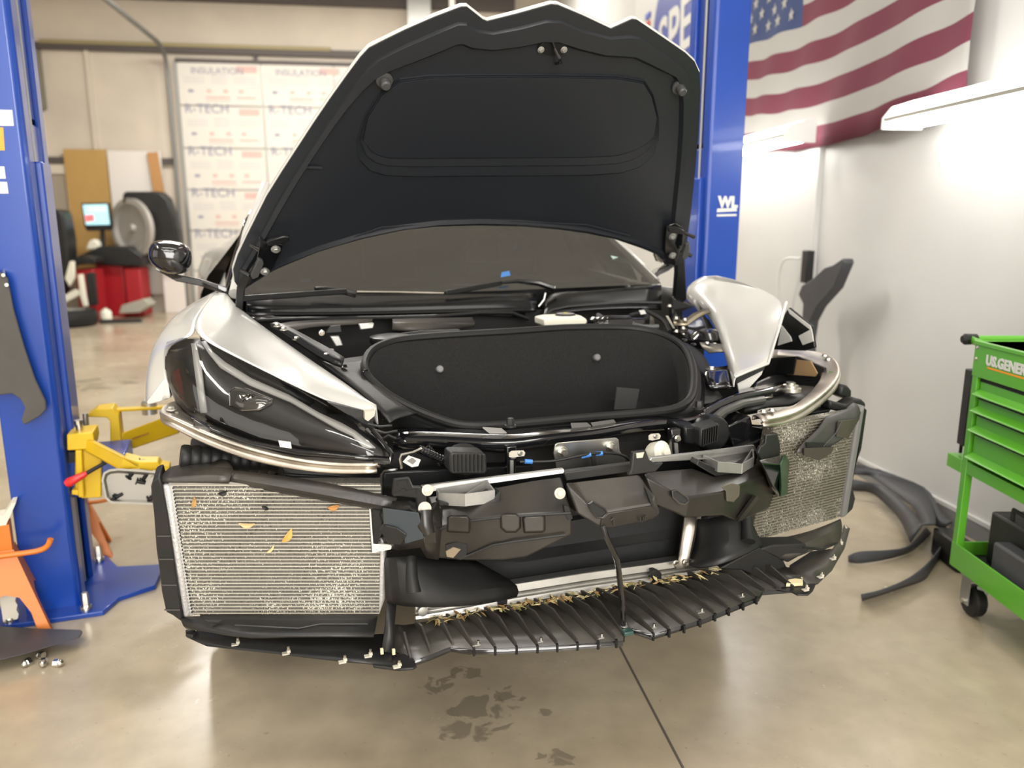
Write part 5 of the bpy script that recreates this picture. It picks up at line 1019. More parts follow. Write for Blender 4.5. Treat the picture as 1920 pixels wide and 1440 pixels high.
P('wire_bundle', MB().tube([Kv(690, 795, -.02), Kv(712, 800, -.03), Kv(735, 798, -.04)], .003, 6).tube([Kv(700, 806, -.03), Kv(722, 812, -.04), Kv(745, 808, -.05)], .003, 6).tube([Kv(712, 826, -.05), Kv(728, 816, -.06), Kv(742, 822, -.06)], .003, 6), M_plast)
# ---------------- radiators ----------------
RNL, RDL = (.279, 1, .09), -.178; RNR = (-.279, 1, .09)
def rad(n, quad, tanks, ntube, mfin, mtube, tw, mtank=None):
    nv = V3(n); nn = nv.normalized()
    pt = lambda x, y, d=0.: Kp(x, y, n, RDL) - nn * d
    q = [pt(*c) for c in quad]     # TL TR BR BL
    r = P('radiator', MB().prism(q, nn * .03), mfin, smooth=0)
    tb = MB()
    for k in range(ntube):
        t = (k + .5) / ntube; a, b = lerp(q[0], q[3], t) - nn * .001, lerp(q[1], q[2], t) - nn * .001; tb.bar(a, b, .004, tw, ZX)
    P('radiator_tubes', tb, mtube, r, smooth=0)
    for tk in tanks:
        a = [pt(x, y, .012) for x, y in tk]; P('radiator_tank', MB().prism(a, nn * .05), mtank or M_tank, r, bevel=.006)
    return r, pt
M_tubeL = mat('bare_tube', (.58, .555, .48), .4, metal=.35)
r1, ptl = rad(RNL, [(320, 906), (715, 906), (711, 1152), (357, 1152)], [((305, 905), (321, 905), (358, 1153), (347, 1157)), ((715, 940), (724, 940), (722, 1120), (711, 1150))], 38, M_rad, M_tubeL, .0017)
for k in range(38):
    pass
P('radiator_rail', MB().prism([ptl(x, y, .004) for x, y in ((318, 902), (430, 902), (470, 908), (318, 908))], VX * .02), M_castalu, r1)
P('radiator_shade', MB().tube([ptl(322, 908, .003), ptl(359, 1151, .003)], .0035, 6), M_tank, r1)
tt = MB()
for k in range(36):
    t = (k + .5) / 36; tt.box(lerp(ptl(323, 910, .004), ptl(360, 1149, .004), t), (.006, .003, .004))
P('tube_ends', tt, M_dark, r1, smooth=0)
r2, ptr = rad(RNR, [(1450, 800), (1606, 772), (1574, 970), (1406, 1015)], [((1604, 772), (1616, 758), (1583, 963), (1573, 970))], 38, M_rad2, mat('dusty_tube', (.3, .275, .215), .5, metal=.3), .0016, mat('grey_tank', (.15, .15, .145), .6))
# shrouds around the left one
sL = P('radiator_shroud', MB().prism([ptl(x, y, .022) for x, y in ((294, 892), (307, 886), (312, 905), (322, 960), (350, 1158), (338, 1150), (330, 1144), (318, 1138), (310, 1100), (306, 1062), (300, 1020), (296, 960), (290, 905))], VX * .1), M_plast, bevel=.004)
sh_ = None
for y in (995, 1038, 1086, 1132): P('shroud_seam', MB().prism([ptl(x_, y_, .024) for x_, y_ in ((298 + (y - 960) * .1, y), (322 + (y - 960) * .13, y), (322 + (y - 960) * .13, y + 1.5), (298 + (y - 960) * .1, y + 1.5))], VX * .004), M_grey, sL, smooth=0)
tS = strip([[(322, 878, .1), (350, 872, .1), (385, 868, .1), (420, 866, .08)], [(310, 886, .05), (345, 882, .04), (390, 878, .03), (440, 880, .0)], [(300, 900, .0), (345, 897, -.01), (390, 893, -.02), (432, 896, -.04)], [(300, 905, .0), (345, 905, -.01), (390, 905, -.02), (430, 905, -.03)]], M_dusty, 'radiator_shroud', solid=.004, sub=1)
strip([[(425, 884, .0), (480, 888, -.02), (560, 898, -.06), (640, 912, -.09), (700, 925, -.12), (745, 935, -.14)], [(425, 896, -.03), (470, 905, -.05), (540, 918, -.08), (620, 932, -.11), (690, 944, -.13), (735, 952, -.15)], [(428, 903, -.01), (470, 911, -.03), (540, 924, -.06), (620, 938, -.09), (690, 950, -.11), (735, 958, -.13)]], M_dusty, 'shroud_flap', tS, solid=.004)
strip([[(385, 885, .04), (400, 868, .06), (420, 862, .06), (432, 868, .05)], [(382, 888, .02), (405, 885, .01), (425, 884, -.0), (437, 882, .0)], [(408, 888, .0), (415, 894, -.02), (430, 898, -.03), (440, 890, -.02)]], M_dusty, 'shroud_fold', tS, solid=.004)
P('air_hose', MB().tube([lerp(Kv(338, 858, .1), Kv(520, 866, .12), k / 40) for k in range(41)], [(.03 if k % 4 else .027) for k in range(41)], 14), M_rubber)
P('side_duct', MB().prism([Kv(x, y, .02) for x, y in ((530, 888), (620, 892), (690, 900), (720, 912), (700, 925), (560, 905))], VX * .06), M_plast, bevel=.004)
# shroud over the right one
M_shr = mat('dusty_shroud', (.06, .058, .056), .4, noise=.3, nscale=6)
sR = P('radiator_shroud', MB().grid([[ptr(x, y, d) for x, y in r] for r, d in (([(1545, 780), (1565, 774), (1585, 766), (1602, 756)], .004), ([(1522, 800), (1550, 796), (1578, 788), (1602, 770)], .022), ([(1492, 824), (1522, 820), (1560, 810), (1592, 788)], .022), ([(1474, 842), (1494, 847), (1532, 838), (1570, 812)], .028))]), M_shr, sub=1, solid=.004, smooth=60)
P('shroud_flap', MB().prism([ptr(x, y, .04) for x, y in ((1484, 832), (1540, 830), (1535, 842), (1512, 855), (1484, 846))], VX * .004), M_dusty, sR)
P('shroud_flap', MB().prism([ptr(x, y, .036) for x, y in ((1490, 822), (1530, 824), (1524, 834), (1492, 830))], VX * .004), M_plast, sR)
P('shroud_flap', MB().prism([ptr(x, y, .034) for x, y in ((1552, 784), (1592, 778), (1570, 816), (1548, 812))], VX * .004), M_dusty, sR)
P('shroud_crease', MB().tube([ptr(x, y, .036) for x, y in ((1522, 830), (1545, 806), (1556, 784))], .0015, 6), M_bumper, sR)
P('shroud_cap', MB().prism([Kv(x, y, .03) for x, y in ((1556, 750), (1588, 760), (1604, 750), (1616, 748), (1624, 756), (1624, 764), (1616, 772), (1604, 774), (1594, 777), (1556, 768))], VX * .05), M_plast, sR, bevel=.01, smooth=60)
P('side_duct', MB().prism([Kv(x, y, .03) for x, y in ((1430, 820), (1500, 775), (1560, 768), (1530, 800), (1470, 835), (1440, 850))], VX * .06), M_satin, bevel=.004)
P('air_hose', MB().prism([Kv(x, y, .08) for x, y in ((1578, 722), (1590, 722), (1598, 732), (1598, 746), (1590, 750), (1574, 742))], VX * .05), M_rubber, bevel=.01, smooth=60)
P('wheel_flap', MB().prism([Kv(x, y, .05) for x, y in ((1586, 925), (1600, 915), (1605, 935), (1600, 955), (1586, 968), (1580, 960))], VX * .06), M_plast, bevel=.006)

P('shroud_edge', MB().prism([ptr(x, y, .006) for x, y in ((1616, 762), (1622, 768), (1612, 840), (1598, 880), (1584, 965), (1583, 962))], V3((.02, .08, 0))), M_plast, sR, bevel=.003)
# ---------------- crash beam with moulded absorber ----------------
G = Kg
def gl(p): return [G(*q) for q in p]
beam = P('crash_beam', MB().prism(gl([(790, 912, .04), (870, 902, .04), (1058, 879, .04), (1060, 888, .04), (930, 905, .04), (800, 924, .04)]), V3((0, .012, 0))), M_castalu, bevel=.002, smooth=20)
P('beam_rail', MB().prism(gl([(1222, 858, .04), (1314, 849, .04), (1415, 835, .04), (1420, 846, .04), (1318, 861, .04), (1216, 868, .04)]), V3((0, .012, 0))), M_castalu, beam, bevel=.002, smooth=20)
P('beam_core', MB().prism(gl([(800, 920, .05), (1060, 886, .05), (1222, 866, .05), (1416, 842, .05), (1416, 880, .05), (1060, 950, .05), (800, 980, .05)]), V3((0, .05, -.01))), M_satin, beam, bevel=.003, smooth=20)
P('beam_flange', MB().prism(gl([(1058, 886, .035), (1190, 869, .035), (1192, 884, .035), (1062, 902, .035)]), V3((0, .02, 0))), M_plast, beam, bevel=.002)
def loft(cols, name, m, parent=None, sub=0, bevel=.004):
    """cols: list of columns of (x, y, off); each column runs back-top, front-top, front-bottom, back-bottom"""
    C = [[G(*p) for p in c] for c in cols]; mb_ = MB(); mb_.grid(C, closed=True); mb_.add(C[0], [list(range(len(C[0])))[::-1]]); mb_.add(C[-1], [list(range(len(C[-1])))])
    return P(name, mb_, m, parent, sub=sub, bevel=bevel, smooth=25)
absL = loft([[(800, 930, .03), (826, 990, -.035), (818, 1046, -.03), (800, 1040, .05)], [(845, 925, .03), (862, 978, -.045), (862, 1050, -.035), (850, 1044, .05)], [(935, 912, .03), (940, 968, -.05), (945, 1050, -.035), (930, 1044, .05)], [(1000, 900, .03), (1003, 963, -.05), (985, 1045, -.03), (985, 1040, .05)], [(1052, 893, .03), (1072, 960, -.05), (1072, 1002, -.045), (1060, 1000, .05)]], 'energy_absorber', M_absorb)
fl_ = MB()
for px in ([(824, 940), (900, 950), (930, 938), (938, 920), (938, 938), (936, 946), (872, 955), (822, 946)],): fl_.prism([G(x, y, -.012) for x, y in px], VX * .03)
P('absorber_step', fl_, M_plast, absL, bevel=.002)
for pl in ([(838, 970), (845, 966), (876, 966), (882, 972), (881, 1000), (838, 998)], [(937, 967), (945, 962), (968, 962), (977, 970), (977, 990), (968, 999), (948, 999), (938, 990)], [(979, 972), (985, 967), (1018, 965), (1023, 970), (1023, 995), (1018, 999), (982, 1000)]):
    c0 = [G(x, y, -.05) for x, y in pl]; ins = [G(x, y, -.066) for x, y in inset2(pl, 3)]
    P('absorber_box', MB().loops([c0, ins]), M_absorb, absL, bevel=.002)
P('absorber_window', MB().prism(gl([(836, 1022, -.04), (858, 1016, -.04), (876, 1021, -.04), (874, 1048, -.04), (838, 1044, -.04)]), VX * .004), M_dark, absL)
P('absorber_window', MB().prism(gl([(836, 1034, -.042), (850, 1026, -.042), (864, 1030, -.042), (850, 1046, -.042), (838, 1044, -.042)]), VX * .003), mat('window_bronze', (.3, .25, .18), .3, metal=.5), absL)
P('absorber_rib', MB().tube(gl([(826, 992, -.037), (862, 979, -.048), (940, 970, -.053), (1003, 966, -.053), (1070, 962, -.053)]), .003, 6).tube(gl([(862, 1048, -.038), (925, 1022, -.045), (960, 1016, -.045), (1060, 1003, -.05)]), .0025, 6), M_plast, absL)
P('absorber_notch', MB().prism(gl([(1058, 948, -.052), (1066, 950, -.052), (1074, 972, -.052), (1066, 976, -.052), (1060, 966, -.052)]), VX * .01), M_dark, absL)
# left mounting wing with duct flange
P('absorber_wing', MB().grid([gl(r) for r in ([(712, 935, .02), (735, 940, -.01), (770, 940, -.02), (795, 950, -.02), (822, 940, -.0)], [(705, 965, .02), (720, 965, -.02), (770, 955, -.04), (790, 970, -.045), (828, 985, -.03)], [(716, 1005, .01), (735, 1000, -.03), (790, 985, -.045), (796, 1010, -.045), (825, 1015, -.03)], [(722, 1024, .02), (750, 1030, -.02), (790, 1025, -.04), (800, 1045, -.035), (822, 1048, -.03)])]), M_absorb, absL, solid=.004, smooth=25)
P('wing_panel', MB().prism(gl([(718, 953, -.045), (785, 962, -.06), (790, 985, -.06), (795, 1010, -.06), (760, 1020, -.055), (755, 1000, -.055), (740, 988, -.05), (720, 984, -.045)]), VX * .006), mat('slate_plastic', (.035, .045, .052), .4), absL, bevel=.001)
P('wing_pocket', MB().prism(gl([(714, 996, -.05), (722, 985, -.055), (744, 990, -.06), (764, 1002, -.06), (752, 1024, -.055), (728, 1020, -.05)]), VX * .02), M_plast, absL, bevel=.003)
P('wing_plate', MB().prism(gl([(693, 950, .0), (716, 955, -.01), (716, 1000, -.01), (702, 1036, .0), (697, 1036, .0)]), VX * .006), M_plast, absL)
P('wing_edge', MB().prism(gl([(692, 950, -.004), (695, 951, -.004), (700, 1020, -.004), (735, 1022, -.01), (733, 1030, -.01), (698, 1037, -.004)]), VX * .005), M_label, absL)
brL = P('absorber_bracket', MB().prism(gl([(735, 930, -.03), (738, 898, -.03), (768, 895, -.03), (775, 912, -.03), (790, 912, -.03), (800, 930, -.03), (800, 975, -.03), (785, 970, -.03), (780, 935, -.03)]), VX * .01), M_plast, absL, bevel=.003)
bw = MB()
for pl in ([(745, 902), (762, 900), (763, 909), (746, 911)], [(738, 925), (752, 920), (753, 917), (760, 917), (760, 920), (781, 917), (780, 926), (738, 931)]): bw.prism([G(x, y, -.032) for x, y in pl], VX * .003)
P('bracket_slot', bw, M_dark, brL)
P('absorber_post', MB().tube(gl([(795, 958, -.03), (797, 985, -.045), (803, 1000, -.045)]), [.018, .018, .014], 14).prism(gl([(796, 1000, -.05), (816, 998, -.05), (818, 1018, -.05), (798, 1020, -.05)]), VX * .03), M_absorb, absL)
for x, y, r_ in ((801, 919, .012), (796, 953, .014), (1049, 925, .012)):
    P('push_pin', MB().lathe(G(x, y, -.03), V3((-.1, -1, .3)), [(r_, 0), (r_, .005), (r_ * .6, .006), (r_ * .6, .01), (r_ * .4, .011)], 20), M_nylon, absL)
# hollow aluminium crush boxes on the beam
def crush(outer, name='crush_box', web=None, dz=.03):
    o = [G(*p) for p in outer]; c = sum(o, V3()) / len(o); i = [lerp(p, c, .06) for p in o]; mb_ = MB()
    mb_.grid([[p - ZX * dz for p in o], o, i, [p - ZX * dz for p in i]], closed=True); mb_.add([p - ZX * dz for p in o], [list(range(len(o)))])
    for a, b in web: mb_.prism([o[a], o[a] + UX * .003, o[b] + UX * .003, o[b]], -ZX * dz)
    return P(name, mb_, M_castalu, beam, smooth=15)
crush([(818, 916, .04), (913, 900, .04), (928, 919, -.0), (872, 926, -.03), (822, 924, .0)], web=[(3, 1)], dz=.028)
crush([(1318, 853, .05), (1412, 838, .05), (1414, 857, .0), (1391, 870, -.02), (1346, 866, -.02)], web=[(3, 1)], dz=.025)
# centre block
absC = loft([[(1061, 906, .02), (1062, 906, -.03), (1082, 962, -.045), (1066, 950, .03)], [(1075, 903, .03), (1118, 962, -.052), (1126, 988, -.05), (1090, 968, .05)], [(1140, 895, .03), (1140, 958, -.055), (1140, 986, -.052), (1140, 980, .05)], [(1193, 889, .03), (1222, 946, -.055), (1224, 973, -.052), (1215, 968, .05)], [(1200, 892, .03), (1228, 930, -.05), (1238, 962, -.045), (1228, 960, .04)]], 'energy_absorber', M_dusty)
P('absorber_opening', MB().prism(gl([(1104, 945, -.054), (1112, 940, -.054), (1134, 954, -.057), (1138, 962, -.057), (1130, 971, -.057), (1118, 970, -.056), (1108, 956, -.055)]), VX * .006), M_dark, absC)
P('opening_rim', MB().tube(gl([(1104, 945, -.056), (1112, 940, -.056), (1134, 954, -.059), (1138, 962, -.059), (1130, 971, -.059), (1118, 970, -.058), (1108, 956, -.057)]), .0025, 6, closed=True), M_absorb, absC)
fp_ = P('absorber_face', MB().prism(gl([(1128, 975, -.056), (1140, 962, -.058), (1222, 949, -.058), (1232, 958, -.057), (1234, 968, -.057), (1218, 972, -.057), (1216, 977, -.056), (1145, 990, -.056), (1126, 990, -.056)]), VX * .006), M_absorb, absC, bevel=.002)
a_, b_ = G(1198, 979, -.0605), G(1222, 975, -.0605)
text_mesh('lettering', 'UP', .017, a_, b_ - a_, ZX - VX * .1, M_dusty, fp_, .001)
P('arrow', MB().tube(gl([(1151, 985, -.06), (1150, 972, -.06)]), .0012, 6).tube(gl([(1146, 976, -.06), (1150, 971, -.06), (1154, 975, -.06)]), .0012, 6), M_dusty, fp_)
P('absorber_notch', MB().prism(gl([(1210, 916, -.045), (1222, 928, -.05), (1226, 950, -.057), (1236, 956, -.056), (1228, 962, -.057), (1222, 948, -.057)]), VX * .008), M_dark, absC)
# right section
absR = loft([[(1208, 888, .0), (1210, 893, -.02), (1228, 948, -.03), (1222, 930, .04)], [(1214, 884, .03), (1262, 921, -.04), (1262, 960, -.04), (1250, 950, .05)], [(1298, 877, .03), (1292, 932, -.055), (1286, 971, -.05), (1280, 960, .05)], [(1338, 892, .0), (1353, 923, -.055), (1354, 966, -.05), (1340, 955, .05)], [(1390, 880, .0), (1390, 908, -.045), (1382, 978, -.04), (1385, 960, .05)], [(1418, 868, .02), (1442, 890, -.03), (1400, 972, -.02), (1425, 950, .05)], [(1440, 872, .04), (1450, 893, -.01), (1460, 945, .0), (1450, 945, .06)]], 'energy_absorber', M_absorb)
P('absorber_opening', MB().prism(gl([(1260, 921, -.045), (1270, 919, -.047), (1288, 932, -.058), (1291, 940, -.058), (1284, 946, -.058), (1274, 944, -.054), (1262, 932, -.048)]), VX * .006), M_dark, absR)
P('opening_rim', MB().tube(gl([(1260, 921, -.047), (1270, 919, -.049), (1288, 932, -.06), (1291, 940, -.06), (1284, 946, -.06), (1274, 944, -.056), (1262, 932, -.05)]), .0025, 6, closed=True), M_dusty, absR)
P('absorber_step', MB().prism(gl([(1310, 862, .01), (1344, 880, -.01), (1392, 873, -.005), (1416, 858, .01), (1418, 866, .01), (1394, 884, -.008), (1342, 893, -.012), (1306, 872, .01)]), VX * .03), M_plast, absR, bevel=.002)
P('absorber_pocket', MB().prism(gl([(1352, 912, -.06), (1372, 906, -.058), (1388, 910, -.052), (1387, 930, -.05), (1376, 942, -.055), (1363, 940, -.058), (1362, 922, -.06)]), VX * .006), mat('pocket_grey', (.1, .09, .07), .3), absR, bevel=.002)
P('absorber_gusset', MB().prism(gl([(1383, 978, -.05), (1388, 970, -.055), (1418, 930, -.05), (1424, 934, -.04), (1392, 976, -.045)]), VX * .01), M_absorb, absR)
P('absorber_bracket', MB().prism(gl([(1178, 892, -.03), (1184, 880, -.03), (1187, 848, -.03), (1212, 845, -.03), (1218, 862, -.03), (1230, 870, -.03), (1245, 868, -.03), (1230, 885, -.03)]), VX * .012), M_plast, absR, bevel=.003)
P('absorber_bracket', MB().prism(gl([(1422, 850, -.02), (1426, 838, -.02), (1436, 832, -.02), (1437, 816, -.02), (1458, 813, -.02), (1463, 832, -.02), (1466, 860, -.02), (1430, 868, -.02)]), VX * .012), M_plast, absR, bevel=.003)
P('bracket_slot', MB().prism(gl([(1193, 850, -.032), (1208, 848, -.032), (1205, 858, -.032), (1194, 859, -.032)]), VX * .003), M_nylon, absR)
cup = P('end_cup', MB().loops([gl(r) for r in ([(1425, 858, .01), (1462, 850, .01), (1478, 862, .03), (1480, 920, .03), (1455, 930, .01), (1440, 915, .0)], [(1423, 862, -.04), (1468, 853, -.04), (1484, 872, -.01), (1478, 928, -.01), (1460, 932, -.04), (1445, 915, -.05)], [(1428, 868, -.05), (1464, 872, -.065), (1480, 878, -.03), (1472, 920, -.03), (1462, 928, -.05), (1450, 912, -.065)])]), M_gloss, absR, bevel=.003, smooth=20)
P('cup_side', MB().prism(gl([(1464, 872, -.068), (1474, 853, -.05), (1484, 872, -.034), (1479, 905, -.034), (1478, 928, -.034), (1464, 932, -.05), (1466, 912, -.064)]), VX * .01), mat('cup_dark_green', (.012, .05, .02), .3), cup, bevel=.002)  # right face of the cup coloured dark green
# ---------------- lower front: condenser, beam, ducts ----------------
P('condenser', MB().prism([Kv(x, y, -.0) for x, y in ((925, 1000), (1300, 940), (1300, 1050), (960, 1095), (850, 1080))], VX * .03), mat('condenser_black', (.012, .013, .0145), .55, noise=.3, nscale=60), smooth=0)
lb = MB(); prf = lambda x, y0, y1, y2, y3: [Kv(x, y0, -.02), Kv(x, y1, -.09), Kv(x, y2, -.095), Kv(x, y2 + 2, -.085), Kv(x, y2 + 6, -.085), Kv(x, y2 + 8, -.1), Kv(x, y3, -.105), Kv(x, y3, -.02)]
cols = [prf(*c) for c in ((778, 1118, 1128, 1146, 1164), (870, 1104, 1112, 1130, 1152), (965, 1085, 1094, 1112, 1134), (1100, 1064, 1073, 1090, 1112), (1240, 1045, 1054, 1070, 1090), (1330, 1032, 1041, 1057, 1075))]
lb.grid(cols, closed=True); lb.add(cols[0], [list(range(8))[::-1]]); lb.add(cols[-1], [list(range(8))])
low = P('lower_crossmember', lb, M_alu, bevel=.003, smooth=30)
for x, y in ((1232, 1082), (943, 1132)): P('retainer_clip', MB().prism([Kv(x + a, y + b, -.11) for a, b in ((-9, -12), (-2, -13), (6, -10), (9, -6), (8, 12), (-8, 14))], VX * .03), M_rubber, low, bevel=.002)
for x, y in ((793, 1146),): P('crossmember_stud', MB().lathe(Kv(x, y, -.106), -VX, [(.012, 0), (.012, .003), (.008, .004)], 14), M_galv, low)
strut = P('crossmember_strut', MB().grid([[Kv(*p) for p in r] for r in (([(1283, 965, -.06), (1303, 962, -.06), (1312, 962, -.03)]), ([(1278, 1000, -.07), (1298, 998, -.07), (1305, 998, -.04)]), ([(1272, 1040, -.08), (1290, 1038, -.08), (1298, 1036, -.05)]), ([(1268, 1066, -.1), (1288, 1066, -.1), (1296, 1060, -.07)]))]), M_loop, low, solid=.006)
for x, y in ((1267, 1056), (1285, 1055)): bolt(strut, Kv(x, y, -.105), -VX, .006, .008, M_steel)
# left air duct
dl = [[(724, 1046, -.10), (745, 1044, -.16), (775, 1046, -.17), (850, 1052, -.12), (890, 1054, -.1)], [(726, 1080, -.12), (750, 1082, -.19), (780, 1085, -.2), (860, 1085, -.16), (935, 1080, -.11)], [(726, 1112, -.13), (752, 1115, -.2), (785, 1118, -.21), (870, 1112, -.2), (974, 1100, -.14)], [(730, 1128, -.13), (760, 1134, -.2), (820, 1138, -.21), (890, 1136, -.2), (966, 1118, -.14)]]
dL = strip(dl, M_rubber, 'air_duct', solid=.006)
P('duct_floor', MB().grid([[Kv(*p) for p in r] for r in (((760, 1052, -.08), (840, 1054, -.05), (884, 1056, -.04)), ((765, 1086, -.17), (830, 1082, -.13), (845, 1065, -.08)))]), M_plast, dL, solid=.004)
P('duct_pillar', MB().tube([Kv(771, 1046, -.165), Kv(772, 1084, -.2), Kv(776, 1112, -.215)], [.012, .013, .016], 12), M_rubber, dL)
# right air duct
dr_ = [[(1300, 972, -.04), (1330, 975, -.09), (1362, 965, -.12), (1390, 965, -.1), (1405, 960, -.06)], [(1305, 1005, -.05), (1335, 1010, -.11), (1365, 995, -.15), (1395, 990, -.12), (1408, 985, -.08)], [(1298, 1040, -.07), (1330, 1040, -.13), (1370, 1030, -.17), (1400, 1015, -.15), (1420, 1010, -.1)], [(1292, 1060, -.1), (1305, 1068, -.14), (1350, 1062, -.18), (1400, 1038, -.18), (1428, 1025, -.14)]]
dR = strip(dr_, M_plast, 'air_duct', solid=.006)
P('duct_foot', MB().prism([Kv(x, y, -.15) for x, y in ((1424, 1026), (1470, 1052), (1478, 1068), (1478, 1092), (1462, 1096), (1390, 1070), (1350, 1066))], VX * .05), M_rubber, dR, bevel=.004)
P('duct_pillar', MB().tube([Kv(1398, 960, -.11), Kv(1400, 985, -.13), Kv(1402, 1016, -.16)], [.02, .014, .02], 12), M_plast, dR)
# ---------------- undertray ----------------
Zf, Zb = .458, .482
fr_px = [(716, 1205), (770, 1240), (806, 1228), (845, 1212), (880, 1217), (950, 1215), (1050, 1210), (1168, 1201), (1170, 1185), (1186, 1178), (1222, 1190), (1320, 1160), (1424, 1118), (1430, 1107), (1490, 1102), (1520, 1103)]
bk_px = [(735, 1170), (760, 1172), (800, 1165), (840, 1157), (880, 1150), (940, 1140), (1040, 1122), (1120, 1109), (1140, 1105), (1165, 1101), (1200, 1096), (1280, 1080), (1350, 1070), (1390, 1062), (1440, 1058), (1480, 1064)]
F_, B_ = [Kz(x, y, Zf) for x, y in fr_px], [Kz(x, y, Zb) for x, y in bk_px]
mid = [lerp(a, b, .55) + ZX * .004 for a, b in zip(F_, B_)]
M_tray = mat('undertray_plastic', (.06, .055, .046), .33, col2=(.024, .022, .019), nscale=5, rvar=.1)
ut = P('undertray', MB().grid([B_, mid, F_]), M_tray, solid=.004, smooth=20, off=-1)
P('undertray_lip', MB().grid([F_, [p - ZX * .014 for p in F_], [p - ZX * .014 + VX * .012 for p in F_]]), M_gloss, ut, solid=.003, smooth=20)
ribs = [((748, 1182), (768, 1238)), ((776, 1172), (806, 1226)), ((810, 1164), (848, 1212))] + [((870 - 36 + 34.6 * k, 1152 - 5.3 * k), (930 - 26.5 + 38.2 * k - 34, 1216 - 2.0 * k + .0)) for k in range(8)]
ribs = [((748, 1182), (768, 1238)), ((777, 1170), (806, 1226)), ((812, 1162), (848, 1211)), ((836, 1158), (886, 1216)), ((872, 1151), (926, 1215)), ((908, 1146), (966, 1213)), ((942, 1140), (1005, 1211)), ((970, 1135), (1042, 1209)), ((1001, 1129), (1080, 1206)), ((1032, 1124), (1119, 1204)), ((1060, 1119), (1153, 1201)), ((1090, 1114), (1166, 1190)), ((1118, 1109), (1222, 1188)),
        ((1150, 1104), (1252, 1182)), ((1175, 1100), (1280, 1174)), ((1202, 1096), (1310, 1163)), ((1232, 1090), (1338, 1152)), ((1262, 1084), (1364, 1142)), ((1290, 1078), (1391, 1132)), ((1318, 1074), (1416, 1121)), ((1348, 1070), (1434, 1110)), ((1378, 1064), (1462, 1106)), ((1410, 1060), (1486, 1104))]
for i, (b, f) in enumerate(ribs):
    pb, pf = Kz(*b, Zb), Kz(*f, Zf); m_ = lerp(pb, pf, .45) + ZX * .004
    P('tray_rib', MB().prism([pb, m_, pf, pf + ZX * .008, m_ + ZX * .024, pb + ZX * .01], UX * .0045), M_tray, ut, smooth=0)
    P('tray_notch', MB().box(pf + V3((.002, -.003, -.006)), (.005, .006, .02)), M_satin, ut, smooth=0) if 3 <= i <= 19 else None
for x, y in ((892, 1208), (1010, 1202), (1124, 1195), (1222, 1176), (1312, 1147), (1388, 1118)):
    p = Kz(x, y, Zf + .006); ck = P('tray_clip', MB().box(p, (.018, .012, .003), (UX, VX, ZX)), M_castalu, ut, smooth=0); P('clip_stud', MB().lathe(p + V3((.006, 0, 0)), ZX, [(.003, 0), (.003, .008)], 8), M_steel, ck)
stay = P('tray_stay', MB().tube([Kv(1130, 985, -.33), Kv(1136, 1005, -.335), Kv(1156, 1048, -.31), Kv(1160, 1070, -.30), Kv(1167, 1130, -.27), Kz(1169, 1174, Zf + .012)], .0065, 10), M_gloss)
P('stay_foot', MB().box(Kz(1176, 1185, Zf + .006), (.024, .02, .01)), mat('foot_teal', (.03, .07, .06), .3), stay, bevel=.002); bolt(stay, Kz(1170, 1174, Zf + .012), ZX, .006, .008, M_galv)
# left corner: skirt below the radiator and its lower lip
sk = [[(338, 1160, .02), (400, 1158, -.02), (500, 1157, -.06), (620, 1156, -.09), (708, 1155, -.12)], [(342, 1168, .0), (400, 1172, -.06), (500, 1178, -.11), (620, 1180, -.15), (705, 1178, -.17)], [(352, 1176, .0), (400, 1188, -.07), (480, 1200, -.13), (520, 1194, -.14), (700, 1196, -.19)]]
skL = strip(sk, M_plast, 'radiator_skirt', solid=.005)
P('skirt_emboss', MB().tube([Kv(*p) for p in ((440, 1172, -.10), (560, 1178, -.135), (600, 1170, -.13), (690, 1170, -.16))], .002, 6).prism([Kv(x, y, -.055) for x, y in ((384, 1159), (416, 1159), (410, 1164), (390, 1163))], -VX * .008), M_plast, skL)
lp = [[(352, 1186, .06), (372, 1178, .05), (440, 1195, .0), (520, 1196, -.03), (640, 1196, -.07), (735, 1190, -.1)], [(350, 1192, .05), (385, 1205, -.01), (440, 1214, -.06), (520, 1222, -.1), (640, 1234, -.15), (735, 1240, -.19)], [(354, 1195, .05), (388, 1212, -.02), (440, 1218, -.065), (520, 1227, -.105), (640, 1241, -.155), (740, 1250, -.2)]]
lpz = [[Kz(x, y, zz) for x, y, _ in r] for r, zz in zip(lp, (.475, .462, .458))]
lpL = P('corner_lip', MB().grid(lpz), M_plast, solid=.004, smooth=40)
P('lip_tab', MB().prism([Kz(x, y, .456) for x, y in ((698, 1246), (705, 1232), (760, 1230), (776, 1240), (782, 1252), (775, 1257), (748, 1259), (700, 1253))], ZX * .006), M_plast, lpL, bevel=.002)
P('lip_lug', MB().prism([Kz(x, y, .462) for x, y in ((348, 1188), (362, 1184), (372, 1190), (362, 1198), (350, 1196))], ZX * .01), M_plast, lpL, bevel=.002)
def lipclip(x, y, par):
    p = Kz(x, y, .468); c = P('lip_clip', MB().box(p, (.016, .012, .003)).box(p + V3((.006, .0, .004)), (.008, .008, .006)), M_nylon, par, smooth=0, bevel=.001)
    P('clip_stud', MB().lathe(p + V3((.006, .002, .005)), ZX, [(.003, 0), (.003, .008)], 8), M_steel, c)
for x, y in ((365, 1186), (441, 1208), (536, 1225), (642, 1241), (744, 1250), (690, 1230)): lipclip(x, y, lpL)
P('corner_stay', MB().grid([[Kv(*p) for p in r] for r in (((724, 1130, -.13), (742, 1130, -.13)), ((722, 1170, -.15), (738, 1175, -.15)), ((714, 1222, -.19), (738, 1226, -.19)))]), M_plast, lpL, solid=.006)
for x, y in ((716, 1221), (738, 1222)): P('stay_clip', MB().box(Kv(x, y, -.2), (.006, .006, .012)), M_chip, lpL, smooth=0)
